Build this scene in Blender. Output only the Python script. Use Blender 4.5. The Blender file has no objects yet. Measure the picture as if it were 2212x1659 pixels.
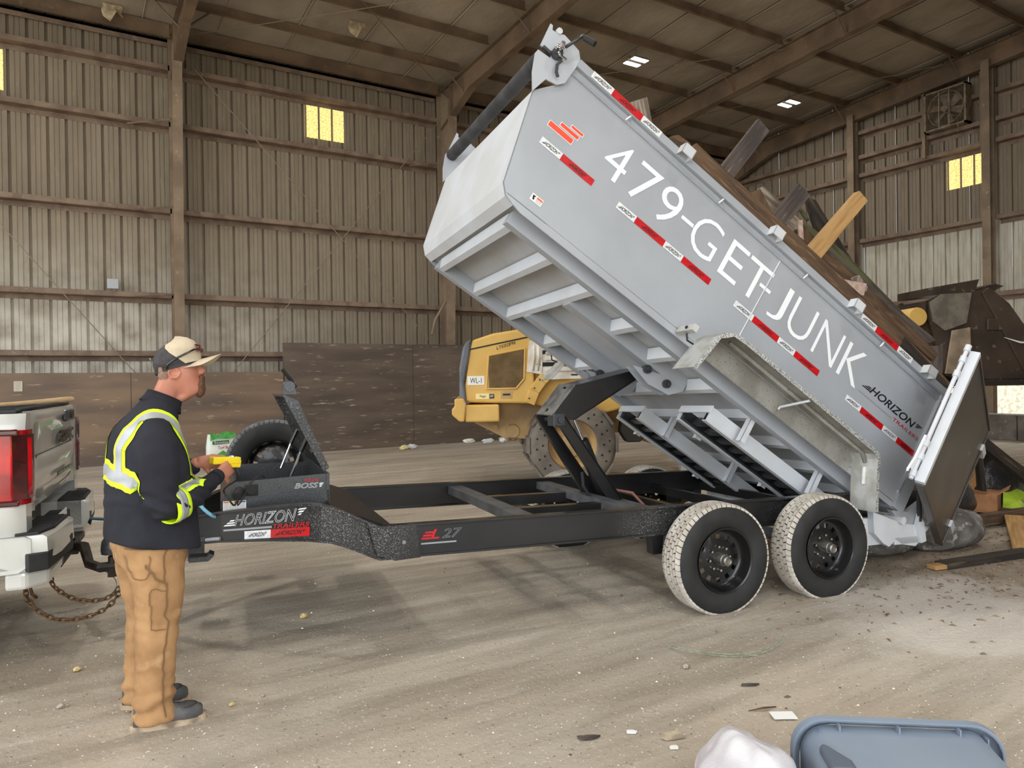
import bpy, bmesh, math, random
from mathutils import Vector, Matrix, noise
from mathutils.bvhtree import BVHTree
random.seed(7)
R = math.radians
PI = math.pi
COL = bpy.context.scene.collection
SC = bpy.context.scene

# ---------------------------------------------------------------- camera, sky, exposure
cam_d = bpy.data.cameras.new('camera'); cam = bpy.data.objects.new('camera', cam_d); COL.objects.link(cam)
cam_d.sensor_fit = 'HORIZONTAL'; cam_d.sensor_width = 36.0; cam_d.lens = 1578.0 / 2212 * 36.0
cam_d.clip_start = 0.05; cam_d.clip_end = 500
_y, _p, _r = R(31.8825), R(-0.2868), R(-0.8675)
_f = Vector((math.sin(_y)*math.cos(_p), math.cos(_y)*math.cos(_p), math.sin(_p)))
_rr = Vector((math.cos(_y), -math.sin(_y), 0)); _u = _rr.cross(_f)
_r2 = _rr*math.cos(_r) + _u*math.sin(_r); _u2 = _u*math.cos(_r) - _rr*math.sin(_r)
CM = Matrix((_r2, _u2, -_f)).transposed().to_4x4(); CM.translation = Vector((0, 0, 1.62))
cam.matrix_world = CM
SC.camera = cam

world = bpy.data.worlds.new('sky'); SC.world = world; world.use_nodes = True
wn = world.node_tree; wn.nodes['Background'].inputs[0].default_value = (0.93, 0.97, 1.0, 1)
wn.nodes['Background'].inputs[1].default_value = 2.7
SC.view_settings.view_transform = 'Standard'; SC.view_settings.look = 'None'
SC.view_settings.gamma = 1.0; SC.view_settings.use_curve_mapping = False
SC.view_settings.exposure = 0.62
SC.cycles.use_denoising = True
SC.cycles.max_bounces = 8; SC.cycles.diffuse_bounces = 5

# ---------------------------------------------------------------- helpers
def lin(c):
    return tuple(((v/255)/12.92 if v/255 <= .04045 else (((v/255)+.055)/1.055)**2.4) for v in c) + (1.0,)

MATS = {}
def mat(name, col, rough=.6, metal=0.0, col2=None, scale=4.0, lo=.4, hi=.6, detail=6, bump=0.0, bscale=60.0,
        col3=None, s3=30.0, lo3=.6, hi3=.7, stretch=(1, 1, 1), spec=.5, emit=0.0, coat=0.0, trans=0.0, alpha=1.0, bdist=.01, mask3=None):
    if name in MATS: return MATS[name]
    m = bpy.data.materials.new(name); m.use_nodes = True; nt = m.node_tree; N = nt.nodes; L = nt.links
    b = N['Principled BSDF']; b.inputs['Roughness'].default_value = rough; b.inputs['Metallic'].default_value = metal
    b.inputs['Specular IOR Level'].default_value = spec
    b.inputs['Coat Weight'].default_value = coat; b.inputs['Transmission Weight'].default_value = trans
    b.inputs['Base Color'].default_value = lin(col)
    tc = N.new('ShaderNodeTexCoord'); mp = N.new('ShaderNodeMapping'); mp.inputs['Scale'].default_value = stretch
    L.new(tc.outputs['Object'], mp.inputs['Vector'])
    out = None
    def noise_ramp(sc, a, z, dt=detail):
        nz = N.new('ShaderNodeTexNoise'); nz.inputs['Scale'].default_value = sc; nz.inputs['Detail'].default_value = dt
        L.new(mp.outputs['Vector'], nz.inputs['Vector'])
        mr = N.new('ShaderNodeMapRange'); mr.inputs['From Min'].default_value = a; mr.inputs['From Max'].default_value = z
        L.new(nz.outputs['Fac'], mr.inputs['Value']); return mr.outputs['Result']
    if col2:
        mx = N.new('ShaderNodeMix'); mx.data_type = 'RGBA'
        mx.inputs[6].default_value = lin(col); mx.inputs[7].default_value = lin(col2)
        L.new(noise_ramp(scale, lo, hi), mx.inputs[0]); out = mx.outputs[2]
    if col3:
        mx = N.new('ShaderNodeMix'); mx.data_type = 'RGBA'
        if out: L.new(out, mx.inputs[6])
        else: mx.inputs[6].default_value = lin(col)
        mx.inputs[7].default_value = lin(col3)
        f3 = noise_ramp(s3, lo3, hi3)
        if mask3:
            mm = N.new('ShaderNodeMath'); mm.operation = 'MULTIPLY'; L.new(f3, mm.inputs[0]); L.new(noise_ramp(*mask3), mm.inputs[1]); f3 = mm.outputs[0]
        L.new(f3, mx.inputs[0]); out = mx.outputs[2]
    if out: L.new(out, b.inputs['Base Color'])
    if bump:
        nz = N.new('ShaderNodeTexNoise'); nz.inputs['Scale'].default_value = bscale; nz.inputs['Detail'].default_value = 5
        L.new(mp.outputs['Vector'], nz.inputs['Vector'])
        bp = N.new('ShaderNodeBump'); bp.inputs['Strength'].default_value = bump; bp.inputs['Distance'].default_value = bdist
        L.new(nz.outputs['Fac'], bp.inputs['Height']); L.new(bp.outputs['Normal'], b.inputs['Normal'])
    if emit:
        b.inputs['Emission Strength'].default_value = emit
        if out: L.new(out, b.inputs['Emission Color'])
        else: b.inputs['Emission Color'].default_value = lin(col)
    if alpha < 1: b.inputs['Alpha'].default_value = alpha
    MATS[name] = m
    return m

class Fr:
    def __init__(s, o, ax, ay, az): s.o = Vector(o); s.a = [Vector(ax), Vector(ay), Vector(az)]
    def __call__(s, x, y, z): return s.o + s.a[0]*x + s.a[1]*y + s.a[2]*z
WORLD = Fr((0, 0, 0), (1, 0, 0), (0, 1, 0), (0, 0, 1))

class MB:
    def __init__(s, F=WORLD): s.F = F; s.v = []; s.f = []
    def add(s, vs, fs):
        n = len(s.v); s.v += [tuple(s.F(*p)) for p in vs]; s.f += [tuple(n+i for i in f) for f in fs]; return s
    def box(s, x0, x1, y0, y1, z0, z1):
        return s.add([(x0,y0,z0),(x1,y0,z0),(x1,y1,z0),(x0,y1,z0),(x0,y0,z1),(x1,y0,z1),(x1,y1,z1),(x0,y1,z1)],
                     [(0,3,2,1),(4,5,6,7),(0,1,5,4),(1,2,6,5),(2,3,7,6),(3,0,4,7)])
    def prism(s, poly, lo, hi, ax='xz'):
        def P(p, q, d): return {'xz': (p, d, q), 'xy': (p, q, d), 'yz': (d, p, q)}[ax]
        n = len(poly)
        vs = [P(p, q, lo) for p, q in poly] + [P(p, q, hi) for p, q in poly]
        fs = [tuple(range(n)), tuple(reversed(range(n, 2*n)))] + [(i, i+n, (i+1) % n+n, (i+1) % n) for i in range(n)]
        return s.add(vs, fs)
    def plate(s, prof, th, lo, hi, ax='xz'):     # open profile given thickness, extruded
        pts = [Vector(p) for p in prof]; off = []
        for i, p in enumerate(pts):
            d = (pts[min(i+1, len(pts)-1)] - pts[max(i-1, 0)]).normalized(); off.append(p + Vector((-d.y, d.x))*th)
        for i in range(len(pts)-1):
            s.prism([tuple(pts[i]), tuple(pts[i+1]), tuple(off[i+1]), tuple(off[i])], lo, hi, ax)
        return s
    def tube(s, pts, r, n=8, closed=False, caps=True, flat=1.0):
        pts = [Vector(p) for p in pts]; m = len(pts); base = len(s.v); rings = []
        prev = None
        for i, p in enumerate(pts):
            if closed: d = (pts[(i+1) % m] - pts[i-1]).normalized()
            else: d = (pts[min(i+1, m-1)] - pts[max(i-1, 0)]).normalized()
            if prev is None:
                a = Vector((0, 0, 1)) if abs(d.z) < .9 else Vector((1, 0, 0)); x = d.cross(a).normalized()
            else: x = (prev - d*prev.dot(d)).normalized()
            prev = x; y = d.cross(x)
            rr = r[i] if isinstance(r, (list, tuple)) else r
            rings.append([tuple(p + x*math.cos(2*PI*k/n)*rr + y*math.sin(2*PI*k/n)*rr*flat) for k in range(n)])
        vs = [q for rg in rings for q in rg]; fs = []
        for i in range(m if closed else m-1):
            j = (i+1) % m
            for k in range(n): fs.append((i*n+k, i*n+(k+1) % n, j*n+(k+1) % n, j*n+k))
        if caps and not closed: fs += [tuple(reversed(range(n))), tuple(range((m-1)*n, m*n))]
        return s.add(vs, fs)
    def cyl(s, p0, p1, r0, r1=None, n=16): return s.tube([p0, p1], [r0, r0 if r1 is None else r1], n)
    def lathe(s, c, ax, prof, n=32, closed=False, holes=None):
        c = Vector(c); ax = Vector(ax).normalized(); t = Vector((0, 0, 1)) if abs(ax.z) < .9 else Vector((1, 0, 0))
        x = ax.cross(t).normalized(); y = ax.cross(x)
        vs = [tuple(c + ax*h + (x*math.cos(2*PI*k/n) + y*math.sin(2*PI*k/n))*r) for r, h in prof for k in range(n)]
        m = len(prof); fs = []
        for i in range(m if closed else m-1):
            j = (i+1) % m
            for k in range(n):
                if holes and holes(i, k): continue
                fs.append((i*n+k, i*n+(k+1) % n, j*n+(k+1) % n, j*n+k))
        return s.add(vs, fs)
    def loft(s, rings, caps=True):
        n = len(rings[0]); vs = [tuple(p) for rg in rings for p in rg]; fs = []
        for i in range(len(rings)-1):
            for k in range(n): fs.append((i*n+k, i*n+(k+1) % n, (i+1)*n+(k+1) % n, (i+1)*n+k))
        if caps: fs += [tuple(reversed(range(n))), tuple(range((len(rings)-1)*n, len(rings)*n))]
        return s.add(vs, fs)
    def sphere(s, c, r, n=16, m=10, sc=(1, 1, 1)):
        rings = []
        for i in range(1, m):
            a = PI*i/m
            rings.append([(c[0]+r*sc[0]*math.sin(a)*math.cos(2*PI*k/n), c[1]+r*sc[1]*math.sin(a)*math.sin(2*PI*k/n), c[2]+r*sc[2]*math.cos(a)) for k in range(n)])
        return s.loft(rings)
    def grid(s, pts):     # rows of points
        m, n = len(pts), len(pts[0])
        return s.add([p for row in pts for p in row], [(i*n+k, i*n+k+1, (i+1)*n+k+1, (i+1)*n+k) for i in range(m-1) for k in range(n-1)])

def world_loc(o):
    v = Vector((0, 0, 0))
    while o is not None: v += o.location; o = o.parent
    return v

def obj(name, mb, m, parent=None, smooth=False, label=None, kind=None, bevel=0, fix=True, solid=0, extra=None, sub=0):
    me = bpy.data.meshes.new(name); off = world_loc(parent) if parent is not None else Vector((0, 0, 0))
    me.from_pydata([(x-off.x, y-off.y, z-off.z) for x, y, z in mb.v], [], mb.f)
    if fix:
        bm = bmesh.new(); bm.from_mesh(me); bmesh.ops.recalc_face_normals(bm, faces=bm.faces); bm.to_mesh(me); bm.free()
    me.materials.append(m)
    for e in extra or []: me.materials.append(e)
    if smooth: me.polygons.foreach_set('use_smooth', [True]*len(me.polygons))
    o = bpy.data.objects.new(name, me); COL.objects.link(o)
    if parent is not None: o.parent = parent
    if smooth == 'auto':
        me.set_sharp_from_angle(angle=R(38))
    if label: o['label'] = label
    if kind: o['kind'] = kind
    if solid:
        q = o.modifiers.new('s', 'SOLIDIFY'); q.thickness = solid; q.offset = 0
    if bevel:
        q = o.modifiers.new('b', 'BEVEL'); q.width = bevel; q.segments = 2; q.limit_method = 'ANGLE'; q.angle_limit = R(40)
    if sub:
        q = o.modifiers.new('d', 'SUBSURF'); q.levels = sub; q.render_levels = sub
    return o

def thing(name, label, cat, loc=(0, 0, 0), group=None, kind=None):
    o = bpy.data.objects.new(name, None); COL.objects.link(o); o.location = loc; o.empty_display_size = .1
    o['label'] = label; o['category'] = cat
    if group: o['group'] = group
    if kind: o['kind'] = kind
    return o
def tag(o, label, cat, group=None, kind=None):
    o['label'] = label; o['category'] = cat
    if group: o['group'] = group
    if kind: o['kind'] = kind
    return o
def recentre(o):          # put a one-mesh thing's origin at its own base
    me = o.data; n = len(me.vertices)
    c = sum((v.co for v in me.vertices), Vector())/n; c.z = min(v.co.z for v in me.vertices)
    me.transform(Matrix.Translation(-c)); o.location = c; return o
def struct(name, mb, m, parent=None, **k):
    o = obj(name, mb, m, parent, **k)
    if parent is None: o['kind'] = 'structure'
    return o
def dup(o, parent, off=(0, 0, 0), data=None):
    c = o.copy(); COL.objects.link(c); c.parent = parent; c.location = Vector(o.location) + Vector(off); return c

_tc = {}
def text_data(body, shear=0.0, bold=0.0, outline=0.0):
    k = (body, shear, bold, outline)
    if k not in _tc:
        cu = bpy.data.curves.new('lettering', 'FONT'); cu.body = body; cu.size = 1; cu.shear = shear; cu.offset = bold
        cu.resolution_u = 4
        if outline: cu.fill_mode = 'NONE'; cu.bevel_depth = outline; cu.bevel_resolution = 0; cu.resolution_u = 3
        o = bpy.data.objects.new('lettering', cu); COL.objects.link(o)
        bpy.context.view_layer.update()
        me = bpy.data.meshes.new_from_object(o); bpy.data.objects.remove(o)
        vs = [v.co.copy() for v in me.vertices]; fs = [tuple(p.vertices) for p in me.polygons]
        x0, x1 = min(v.x for v in vs), max(v.x for v in vs); y0, y1 = min(v.y for v in vs), max(v.y for v in vs)
        _tc[k] = ([((v.x-x0)/(x1-x0), (v.y-y0)/(y1-y0)) for v in vs], fs, (x1-x0)/(y1-y0))
    return _tc[k]
def add_text(mb, body, fn, shear=0.0, bold=0.0, outline=0.0):
    """fn maps (0..1, 0..1) inside the lettering's box to a local point of mb's frame"""
    vs, fs, _ = text_data(body, shear, bold, outline)
    return mb.add([fn(a, b) for a, b in vs], fs)

def logo_fn(fn, a0, a1, b0, b1):
    return lambda a, b: fn(a0+(a1-a0)*a, b0+(b1-b0)*b)
def add_logo(mb, fn, bold=0.0, outline=0.0):       # HORIZON with its speed stripes at both ends
    add_text(mb, 'HORIZON', logo_fn(fn, .13, .88, .0, 1.), .35, bold, outline)
    def par(x0, x1, y0, y1, sh=.06):
        mb.add([fn(x0, y0), fn(x1, y0), fn(x1+sh, y1), fn(x0+sh, y1)], [(0, 1, 2, 3)])
    for i in range(3):
        par(.0+.035*i, .125, .05+.2*i, .17+.2*i, .02)
        par(.89, .98-.03*(2-i), .45+.2*i, .57+.2*i, .02)
    return mb

# ---------------------------------------------------------------- materials
M = {}
M['dirt_floor'] = None
DUST = (196, 176, 150)
wall_up = mat('dusty_wall_steel', (146, 133, 115), .85, col2=(128, 116, 99), scale=1.3, lo=.3, hi=.75, stretch=(3, 3, .7),
              col3=(170, 156, 134), s3=5, lo3=.62, hi3=.85, bump=.15, bscale=40)
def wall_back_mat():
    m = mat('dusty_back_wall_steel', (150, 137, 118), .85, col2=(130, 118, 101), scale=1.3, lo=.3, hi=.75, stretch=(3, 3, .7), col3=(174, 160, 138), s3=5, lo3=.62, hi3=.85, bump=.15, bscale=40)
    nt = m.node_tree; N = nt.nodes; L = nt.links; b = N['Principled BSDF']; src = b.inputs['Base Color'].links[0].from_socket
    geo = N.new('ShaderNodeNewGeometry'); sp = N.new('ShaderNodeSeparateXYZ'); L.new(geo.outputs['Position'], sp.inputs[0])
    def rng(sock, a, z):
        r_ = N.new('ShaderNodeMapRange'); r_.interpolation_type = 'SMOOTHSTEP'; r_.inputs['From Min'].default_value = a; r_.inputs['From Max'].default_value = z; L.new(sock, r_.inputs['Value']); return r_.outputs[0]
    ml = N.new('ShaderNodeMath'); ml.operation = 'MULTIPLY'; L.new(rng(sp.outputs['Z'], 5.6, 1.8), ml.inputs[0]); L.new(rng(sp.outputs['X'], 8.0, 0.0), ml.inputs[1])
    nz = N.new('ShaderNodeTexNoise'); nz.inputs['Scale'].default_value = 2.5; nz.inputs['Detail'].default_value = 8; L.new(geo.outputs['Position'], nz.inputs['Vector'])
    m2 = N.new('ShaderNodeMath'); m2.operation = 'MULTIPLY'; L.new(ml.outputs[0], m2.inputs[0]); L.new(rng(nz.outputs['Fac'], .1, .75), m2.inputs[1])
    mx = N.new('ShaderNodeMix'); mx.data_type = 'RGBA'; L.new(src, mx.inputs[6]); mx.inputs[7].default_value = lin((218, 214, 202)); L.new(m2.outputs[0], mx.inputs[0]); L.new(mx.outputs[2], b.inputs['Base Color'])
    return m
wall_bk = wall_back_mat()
wall_pale = mat('pale_wall_steel', (204, 200, 186), .7, col2=(176, 164, 142), scale=2.0, lo=.42, hi=.75, stretch=(4, 4, .8),
              col3=(140, 130, 112), s3=9, lo3=.66, hi3=.8, bump=.1)
girt_m = mat('brown_girt_steel', (142, 122, 104), .75, col2=(118, 98, 84), scale=3, col3=(166, 150, 128), s3=14, lo3=.6, hi3=.8, bump=.1)
raft_m = mat('brown_rafter_steel', (134, 112, 90), .75, col2=(108, 90, 73), scale=1.2, col3=(160, 140, 112), s3=7, lo3=.62, hi3=.85, bump=.1)
col_m = mat('dusty_column_steel', (146, 128, 106), .8, col2=(126, 108, 90), scale=2, col3=(182, 168, 144), s3=9, lo3=.64, hi3=.8, bump=.2)
insul_m = mat('dusty_ceiling_insulation', (190, 178, 162), .9, col2=(150, 138, 122), scale=.9, lo=.3, hi=.7, stretch=(1, .6, 1),
              col3=(182, 165, 140), s3=2.4, lo3=.55, hi3=.8, bump=.5, bscale=5, bdist=.04)
black_paint = mat('black_frame_paint', (20, 20, 22), .32, col2=(30, 30, 31), scale=3, coat=.2)
def splash_mat():
    m = mat('black_paint_splashed_grey', (22, 22, 24), .4, col2=(32, 32, 33), scale=2, coat=.15); nt = m.node_tree; N = nt.nodes; L = nt.links; b = N['Principled BSDF']
    src = b.inputs['Base Color'].links[0].from_socket; geo = N.new('ShaderNodeNewGeometry'); tot = None
    for c_, rad in (((1.36, 4.22, .78), .42), ((1.62, 4.18, .70), .30), ((3.62, 3.82, .58), .40), ((5.0, 3.58, .55), .55)):
        d = N.new('ShaderNodeVectorMath'); d.operation = 'DISTANCE'; L.new(geo.outputs['Position'], d.inputs[0]); d.inputs[1].default_value = c_
        r_ = N.new('ShaderNodeMapRange'); r_.inputs['From Min'].default_value = rad; r_.inputs['From Max'].default_value = rad*.25; L.new(d.outputs['Value'], r_.inputs['Value'])
        if tot is None: tot = r_.outputs[0]
        else:
            a_ = N.new('ShaderNodeMath'); a_.operation = 'MAXIMUM'; L.new(tot, a_.inputs[0]); L.new(r_.outputs[0], a_.inputs[1]); tot = a_.outputs[0]
    nz = N.new('ShaderNodeTexNoise'); nz.inputs['Scale'].default_value = 150; nz.inputs['Detail'].default_value = 4; L.new(geo.outputs['Position'], nz.inputs['Vector'])
    r2 = N.new('ShaderNodeMapRange'); r2.inputs['From Min'].default_value = .52; r2.inputs['From Max'].default_value = .66; L.new(nz.outputs['Fac'], r2.inputs['Value'])
    ml = N.new('ShaderNodeMath'); ml.operation = 'MULTIPLY'; L.new(r2.outputs[0], ml.inputs[0]); L.new(tot, ml.inputs[1])
    mx = N.new('ShaderNodeMix'); mx.data_type = 'RGBA'; L.new(src, mx.inputs[6]); mx.inputs[7].default_value = lin((128, 127, 124)); L.new(ml.outputs[0], mx.inputs[0]); L.new(mx.outputs[2], b.inputs['Base Color'])
    return m
black_dusty = splash_mat()
black_rub = mat('black_rubber', (28, 28, 29), .75, col2=(40, 40, 40), scale=6)
tread_m = mat('dusty_tread_rubber', (206, 200, 190), .9, col2=(180, 172, 160), scale=5, col3=(130, 122, 114), s3=9, lo3=.62, hi3=.8)
bed_grey = mat('grey_bed_paint', (164, 168, 174), .38, col2=(156, 160, 166), scale=1.6, coat=.15, spec=.45)
bed_light = mat('light_grey_bed_paint', (206, 210, 216), .45, col2=(196, 198, 200), scale=2, coat=.1)
bed_under = mat('grey_underbody_paint', (188, 191, 195), .5, col2=(176, 176, 175), scale=2, col3=(196, 184, 160), s3=3, lo3=.66, hi3=.9)
alum = mat('dull_treadplate_aluminium', (206, 206, 202), .5, .45, col2=(180, 178, 170), scale=8, bump=.3, bscale=120)
alum_in = mat('dusty_fender_underside', (150, 148, 141), .85, col2=(128, 125, 117), scale=5, col3=(110, 106, 98), s3=70, lo3=.6, hi3=.68, bump=.2)
white_vinyl = mat('white_vinyl', (240, 243, 246), .4)
plate_m = mat('grey_tarp_plate_paint', (182, 187, 194), .42, col2=(174, 178, 184), scale=2, coat=.1)
red_vinyl = mat('red_reflective_tape', (198, 22, 30), .35, col2=(180, 16, 24), scale=30)
white_refl = mat('white_reflective_tape', (228, 231, 232), .35, col2=(212, 215, 216), scale=40)
orange_vinyl = mat('orange_red_vinyl', (232, 78, 48), .4)
ink = mat('black_ink', (18, 18, 22), .5)
grey_vinyl = mat('grey_vinyl', (150, 152, 156), .4)
chrome = mat('chrome', (210, 210, 212), .18, 1.0)
steel = mat('worn_steel', (150, 148, 142), .4, .8, col2=(110, 106, 98), scale=20)
rust = mat('rusty_chain_steel', (86, 66, 46), .7, .4, col2=(124, 92, 58), scale=30)
print('p1 ok')
# ---------------------------------------------------------------- the hall
XL, XR, YB, YF = -12.0, 20.44, 17.85, -4.0
def roof_z(y): return 9.55 + .0625*(YB - y)

# dirt floor
def floor_mat():
    m = bpy.data.materials.new('packed_dirt_floor'); m.use_nodes = True; nt = m.node_tree; N = nt.nodes; L = nt.links
    b = N['Principled BSDF']; b.inputs['Roughness'].default_value = .95; b.inputs['Specular IOR Level'].default_value = .2
    tc = N.new('ShaderNodeTexCoord')
    def mp(rot, sc):
        q = N.new('ShaderNodeMapping'); q.inputs['Rotation'].default_value = (0, 0, rot); q.inputs['Scale'].default_value = sc
        L.new(tc.outputs['Object'], q.inputs['Vector']); return q
    def nz(vec, sc, dt, a, z):
        n = N.new('ShaderNodeTexNoise'); n.inputs['Scale'].default_value = sc; n.inputs['Detail'].default_value = dt
        n.inputs['Roughness'].default_value = .62
        L.new(vec.outputs[0], n.inputs['Vector'])
        r_ = N.new('ShaderNodeMapRange'); r_.inputs['From Min'].default_value = a; r_.inputs['From Max'].default_value = z
        L.new(n.outputs['Fac'], r_.inputs['Value']); return r_.outputs['Result'], n.outputs['Fac']
    def mix(f, c1, c2, k=1.0):
        x = N.new('ShaderNodeMix'); x.data_type = 'RGBA'
        if isinstance(c1, tuple): x.inputs[6].default_value = c1
        else: L.new(c1, x.inputs[6])
        x.inputs[7].default_value = c2
        if k != 1.0:
            mm = N.new('ShaderNodeMath'); mm.operation = 'MULTIPLY'; mm.inputs[1].default_value = k; L.new(f, mm.inputs[0]); f = mm.outputs[0]
        L.new(f, x.inputs[0]); return x.outputs[2]
    iso = mp(0, (1, 1, 1)); trk = mp(R(14), (.22, 1.5, 1)); trk2 = mp(R(-22), (.25, 1.4, 1)); fine = mp(0, (1, 1, 1))
    f1, _ = nz(trk, .8, 7, .38, .66); f2, _ = nz(iso, .35, 4, .4, .62); f3, _ = nz(trk2, 1.2, 8, .6, .78)
    f4, _ = nz(fine, 42, 3, .63, .7); f5, _ = nz(fine, 30, 3, .64, .7); f6, _ = nz(trk, 3.2, 8, .45, .75)
    c = mix(f1, lin((205, 195, 179)), lin((166, 156, 142)))
    c = mix(f2, c, lin((184, 168, 146)), .55)
    c = mix(f6, c, lin((138, 126, 110)), .55)
    c = mix(f3, c, lin((232, 226, 216)), .7)
    c = mix(f4, c, lin((244, 240, 232)), .9)
    c = mix(f5, c, lin((112, 98, 82)), .6)
    # darker floor patches by the pickup, trailer middle and rear, and one paler patch
    def spot(x, y, rad, soft):
        g = N.new('ShaderNodeVectorMath'); g.operation = 'DISTANCE'; g.inputs[1].default_value = (x, y, 0)
        mp_ = mp(0, (1, 1, 1)); L.new(mp_.outputs[0], g.inputs[0])
        s_ = N.new('ShaderNodeMapRange'); s_.inputs['From Min'].default_value = rad+soft; s_.inputs['From Max'].default_value = rad-soft
        nn = N.new('ShaderNodeTexNoise'); nn.inputs['Scale'].default_value = 1.5; nn.inputs['Detail'].default_value = 6
        L.new(mp_.outputs[0], nn.inputs['Vector'])
        ad = N.new('ShaderNodeMath'); ad.operation = 'MULTIPLY_ADD'; L.new(nn.outputs['Fac'], ad.inputs[0]); ad.inputs[1].default_value = 2.2
        L.new(g.outputs['Value'], ad.inputs[2]); L.new(ad.outputs[0], s_.inputs['Value']); return s_.outputs['Result']
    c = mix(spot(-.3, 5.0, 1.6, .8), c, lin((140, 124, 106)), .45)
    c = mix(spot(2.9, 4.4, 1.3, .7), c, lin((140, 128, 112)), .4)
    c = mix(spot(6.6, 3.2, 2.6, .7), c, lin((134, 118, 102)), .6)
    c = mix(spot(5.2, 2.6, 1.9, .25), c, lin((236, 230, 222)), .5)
    L.new(c, b.inputs['Base Color'])
    n1 = N.new('ShaderNodeTexNoise'); n1.inputs['Scale'].default_value = 26; n1.inputs['Detail'].default_value = 8; n1.inputs['Roughness'].default_value = .7
    L.new(fine.outputs[0], n1.inputs['Vector'])
    bp = N.new('ShaderNodeBump'); bp.inputs['Strength'].default_value = .75; bp.inputs['Distance'].default_value = .03
    n2 = N.new('ShaderNodeTexNoise'); n2.inputs['Scale'].default_value = 2.2; n2.inputs['Detail'].default_value = 3; L.new(trk.outputs[0], n2.inputs['Vector'])
    ad = N.new('ShaderNodeMath'); ad.operation = 'MULTIPLY_ADD'; L.new(n2.outputs['Fac'], ad.inputs[0]); ad.inputs[1].default_value = 1.6; L.new(n1.outputs['Fac'], ad.inputs[2])
    L.new(ad.outputs[0], bp.inputs['Height']); L.new(bp.outputs['Normal'], b.inputs['Normal'])
    return m
FLM = floor_mat()
fb = MB(); n = 60
fb.grid([[(XL + (XR-XL)*i/n, YF + (YB-YF)*j/n, 0) for i in range(n+1)] for j in range(n+1)])
struct('floor', fb, FLM)
gy = MB(); gy.box(-60, 60, -60, 60, -.4, -.012)
yard = mat('pale_gravel_yard', (204, 196, 182), .95, col2=(186, 176, 158), scale=.6)
o = struct('ground', gy, yard)

# ribbed steel sheets: one sheet is three ribs wide
PER = .33
def rib_profile(k=3):
    p = []
    for i in range(k):
        x = i*PER
        p += [(x, 0), (x+.006, .065), (x+.046, .065), (x+.058, 0), (x+.135, 0), (x+.14, .012), (x+.16, .012), (x+.165, 0),
              (x+.225, 0), (x+.23, .012), (x+.25, .012), (x+.255, 0)]
    return p + [(k*PER, 0)]
PROF = rib_profile()
def sheet_mesh(name, z0, z1, m, ax='x', slope=None, k=3):
    # ribs stand outwards, so from inside they read as grooves
    vs, fs = [], []
    for (p, d) in rib_profile(k):
        zt = z1
        for z in (z0, zt):
            vs.append((p, d, z) if ax == 'x' else (d, -p, z))
    n = len(vs)//2
    for i in range(n-1): fs.append((2*i, 2*i+2, 2*i+3, 2*i+1))
    me = bpy.data.meshes.new(name); me.from_pydata(vs, [], fs); me.materials.append(m); return me

def empty_struct(name):
    o = bpy.data.objects.new(name, None); COL.objects.link(o); o['kind'] = 'structure'; return o
wb = empty_struct('wall_back'); wr = empty_struct('wall_right')
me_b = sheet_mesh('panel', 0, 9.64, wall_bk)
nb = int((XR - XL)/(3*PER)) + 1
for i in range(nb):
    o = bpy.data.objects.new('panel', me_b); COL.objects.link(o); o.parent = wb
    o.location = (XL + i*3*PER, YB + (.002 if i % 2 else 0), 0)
me_rl = sheet_mesh('panel', 2.6, 5.6, wall_pale, 'y')
for i in range(22):
    y = YB - i*3*PER
    if y - 3*PER < YF: break
    zt = roof_z(y-3*PER) + .06
    me_ru = sheet_mesh('panel', 5.55, zt, wall_up, 'y')
    o = bpy.data.objects.new('panel', me_ru); COL.objects.link(o); o.parent = wr; o.location = (XR - (.004 if i % 2 else .002), y, 0)
    if not (5.5 < y < 11.0):
        me_lo = sheet_mesh('panel', 0, 2.6, wall_pale, 'y'); o = bpy.data.objects.new('panel', me_lo); COL.objects.link(o); o.parent = wr; o.location = (XR, y, 0)  # lower sheets beyond the visible opening, added to cut light from the right
    o = bpy.data.objects.new('panel', me_rl); COL.objects.link(o); o.parent = wr; o.location = (XR + (.002 if i % 2 else 0), y, 0)
# Z-section girts
def girt_x(x0, x1, z, parent, y=YB, flange=.11, dep=.22):
    g = MB(); g.box(x0, x1, y-dep, y, z-.004, z+.004); g.box(x0, x1, y-dep, y-dep+.006, z, z+flange); g.box(x0, x1, y-.008, y-.002, z-flange, z)
    return obj('girt', g, girt_m, parent, fix=False)
def girt_y(y0, y1, z, parent, x=XR, flange=.11, dep=.22):
    g = MB(); g.box(x-dep, x, y0, y1, z-.004, z+.004); g.box(x-dep, x-dep+.006, y0, y1, z, z+flange); g.box(x-.008, x-.002, y0, y1, z-flange, z)
    return obj('girt', g, girt_m, parent, fix=False)
bays = [(-4.25-6.5, -4.3), (-4.1, 2.2), (2.4, 8.72), (8.98, 15.2), (15.4, XR-.1)]
for x0, x1 in bays:
    for z in (2.27, 3.54, 5.41, 7.32, 8.56): girt_x(x0, x1, z, wb)
    e = MB(); e.box(x0, x1, YB-.1, YB-.02, 9.22, 9.28); e.box(x0, x1, YB-.1, YB-.09, 9.12, 9.28)
    obj('eave_angle', e, girt_m, wb, fix=False)
    e = MB(); e.box(x0, x1, YB-.32, YB-.31, 9.22, 9.54); e.box(x0, x1, YB-.40, YB-.31, 9.22, 9.23); obj('eave_strut', e, raft_m, wb, fix=False)
for y0, y1 in ((13.12, YB), (9.45, 12.95), (3.0, 9.2), (-3.5, 2.8)):
    for z in ((3.58, 5.52, 7.46, 8.0, 8.72) if y0 < 13 else (3.58, 5.52, 7.46, 8.3)):
        girt_y(y0, y1, z, wr)
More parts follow.
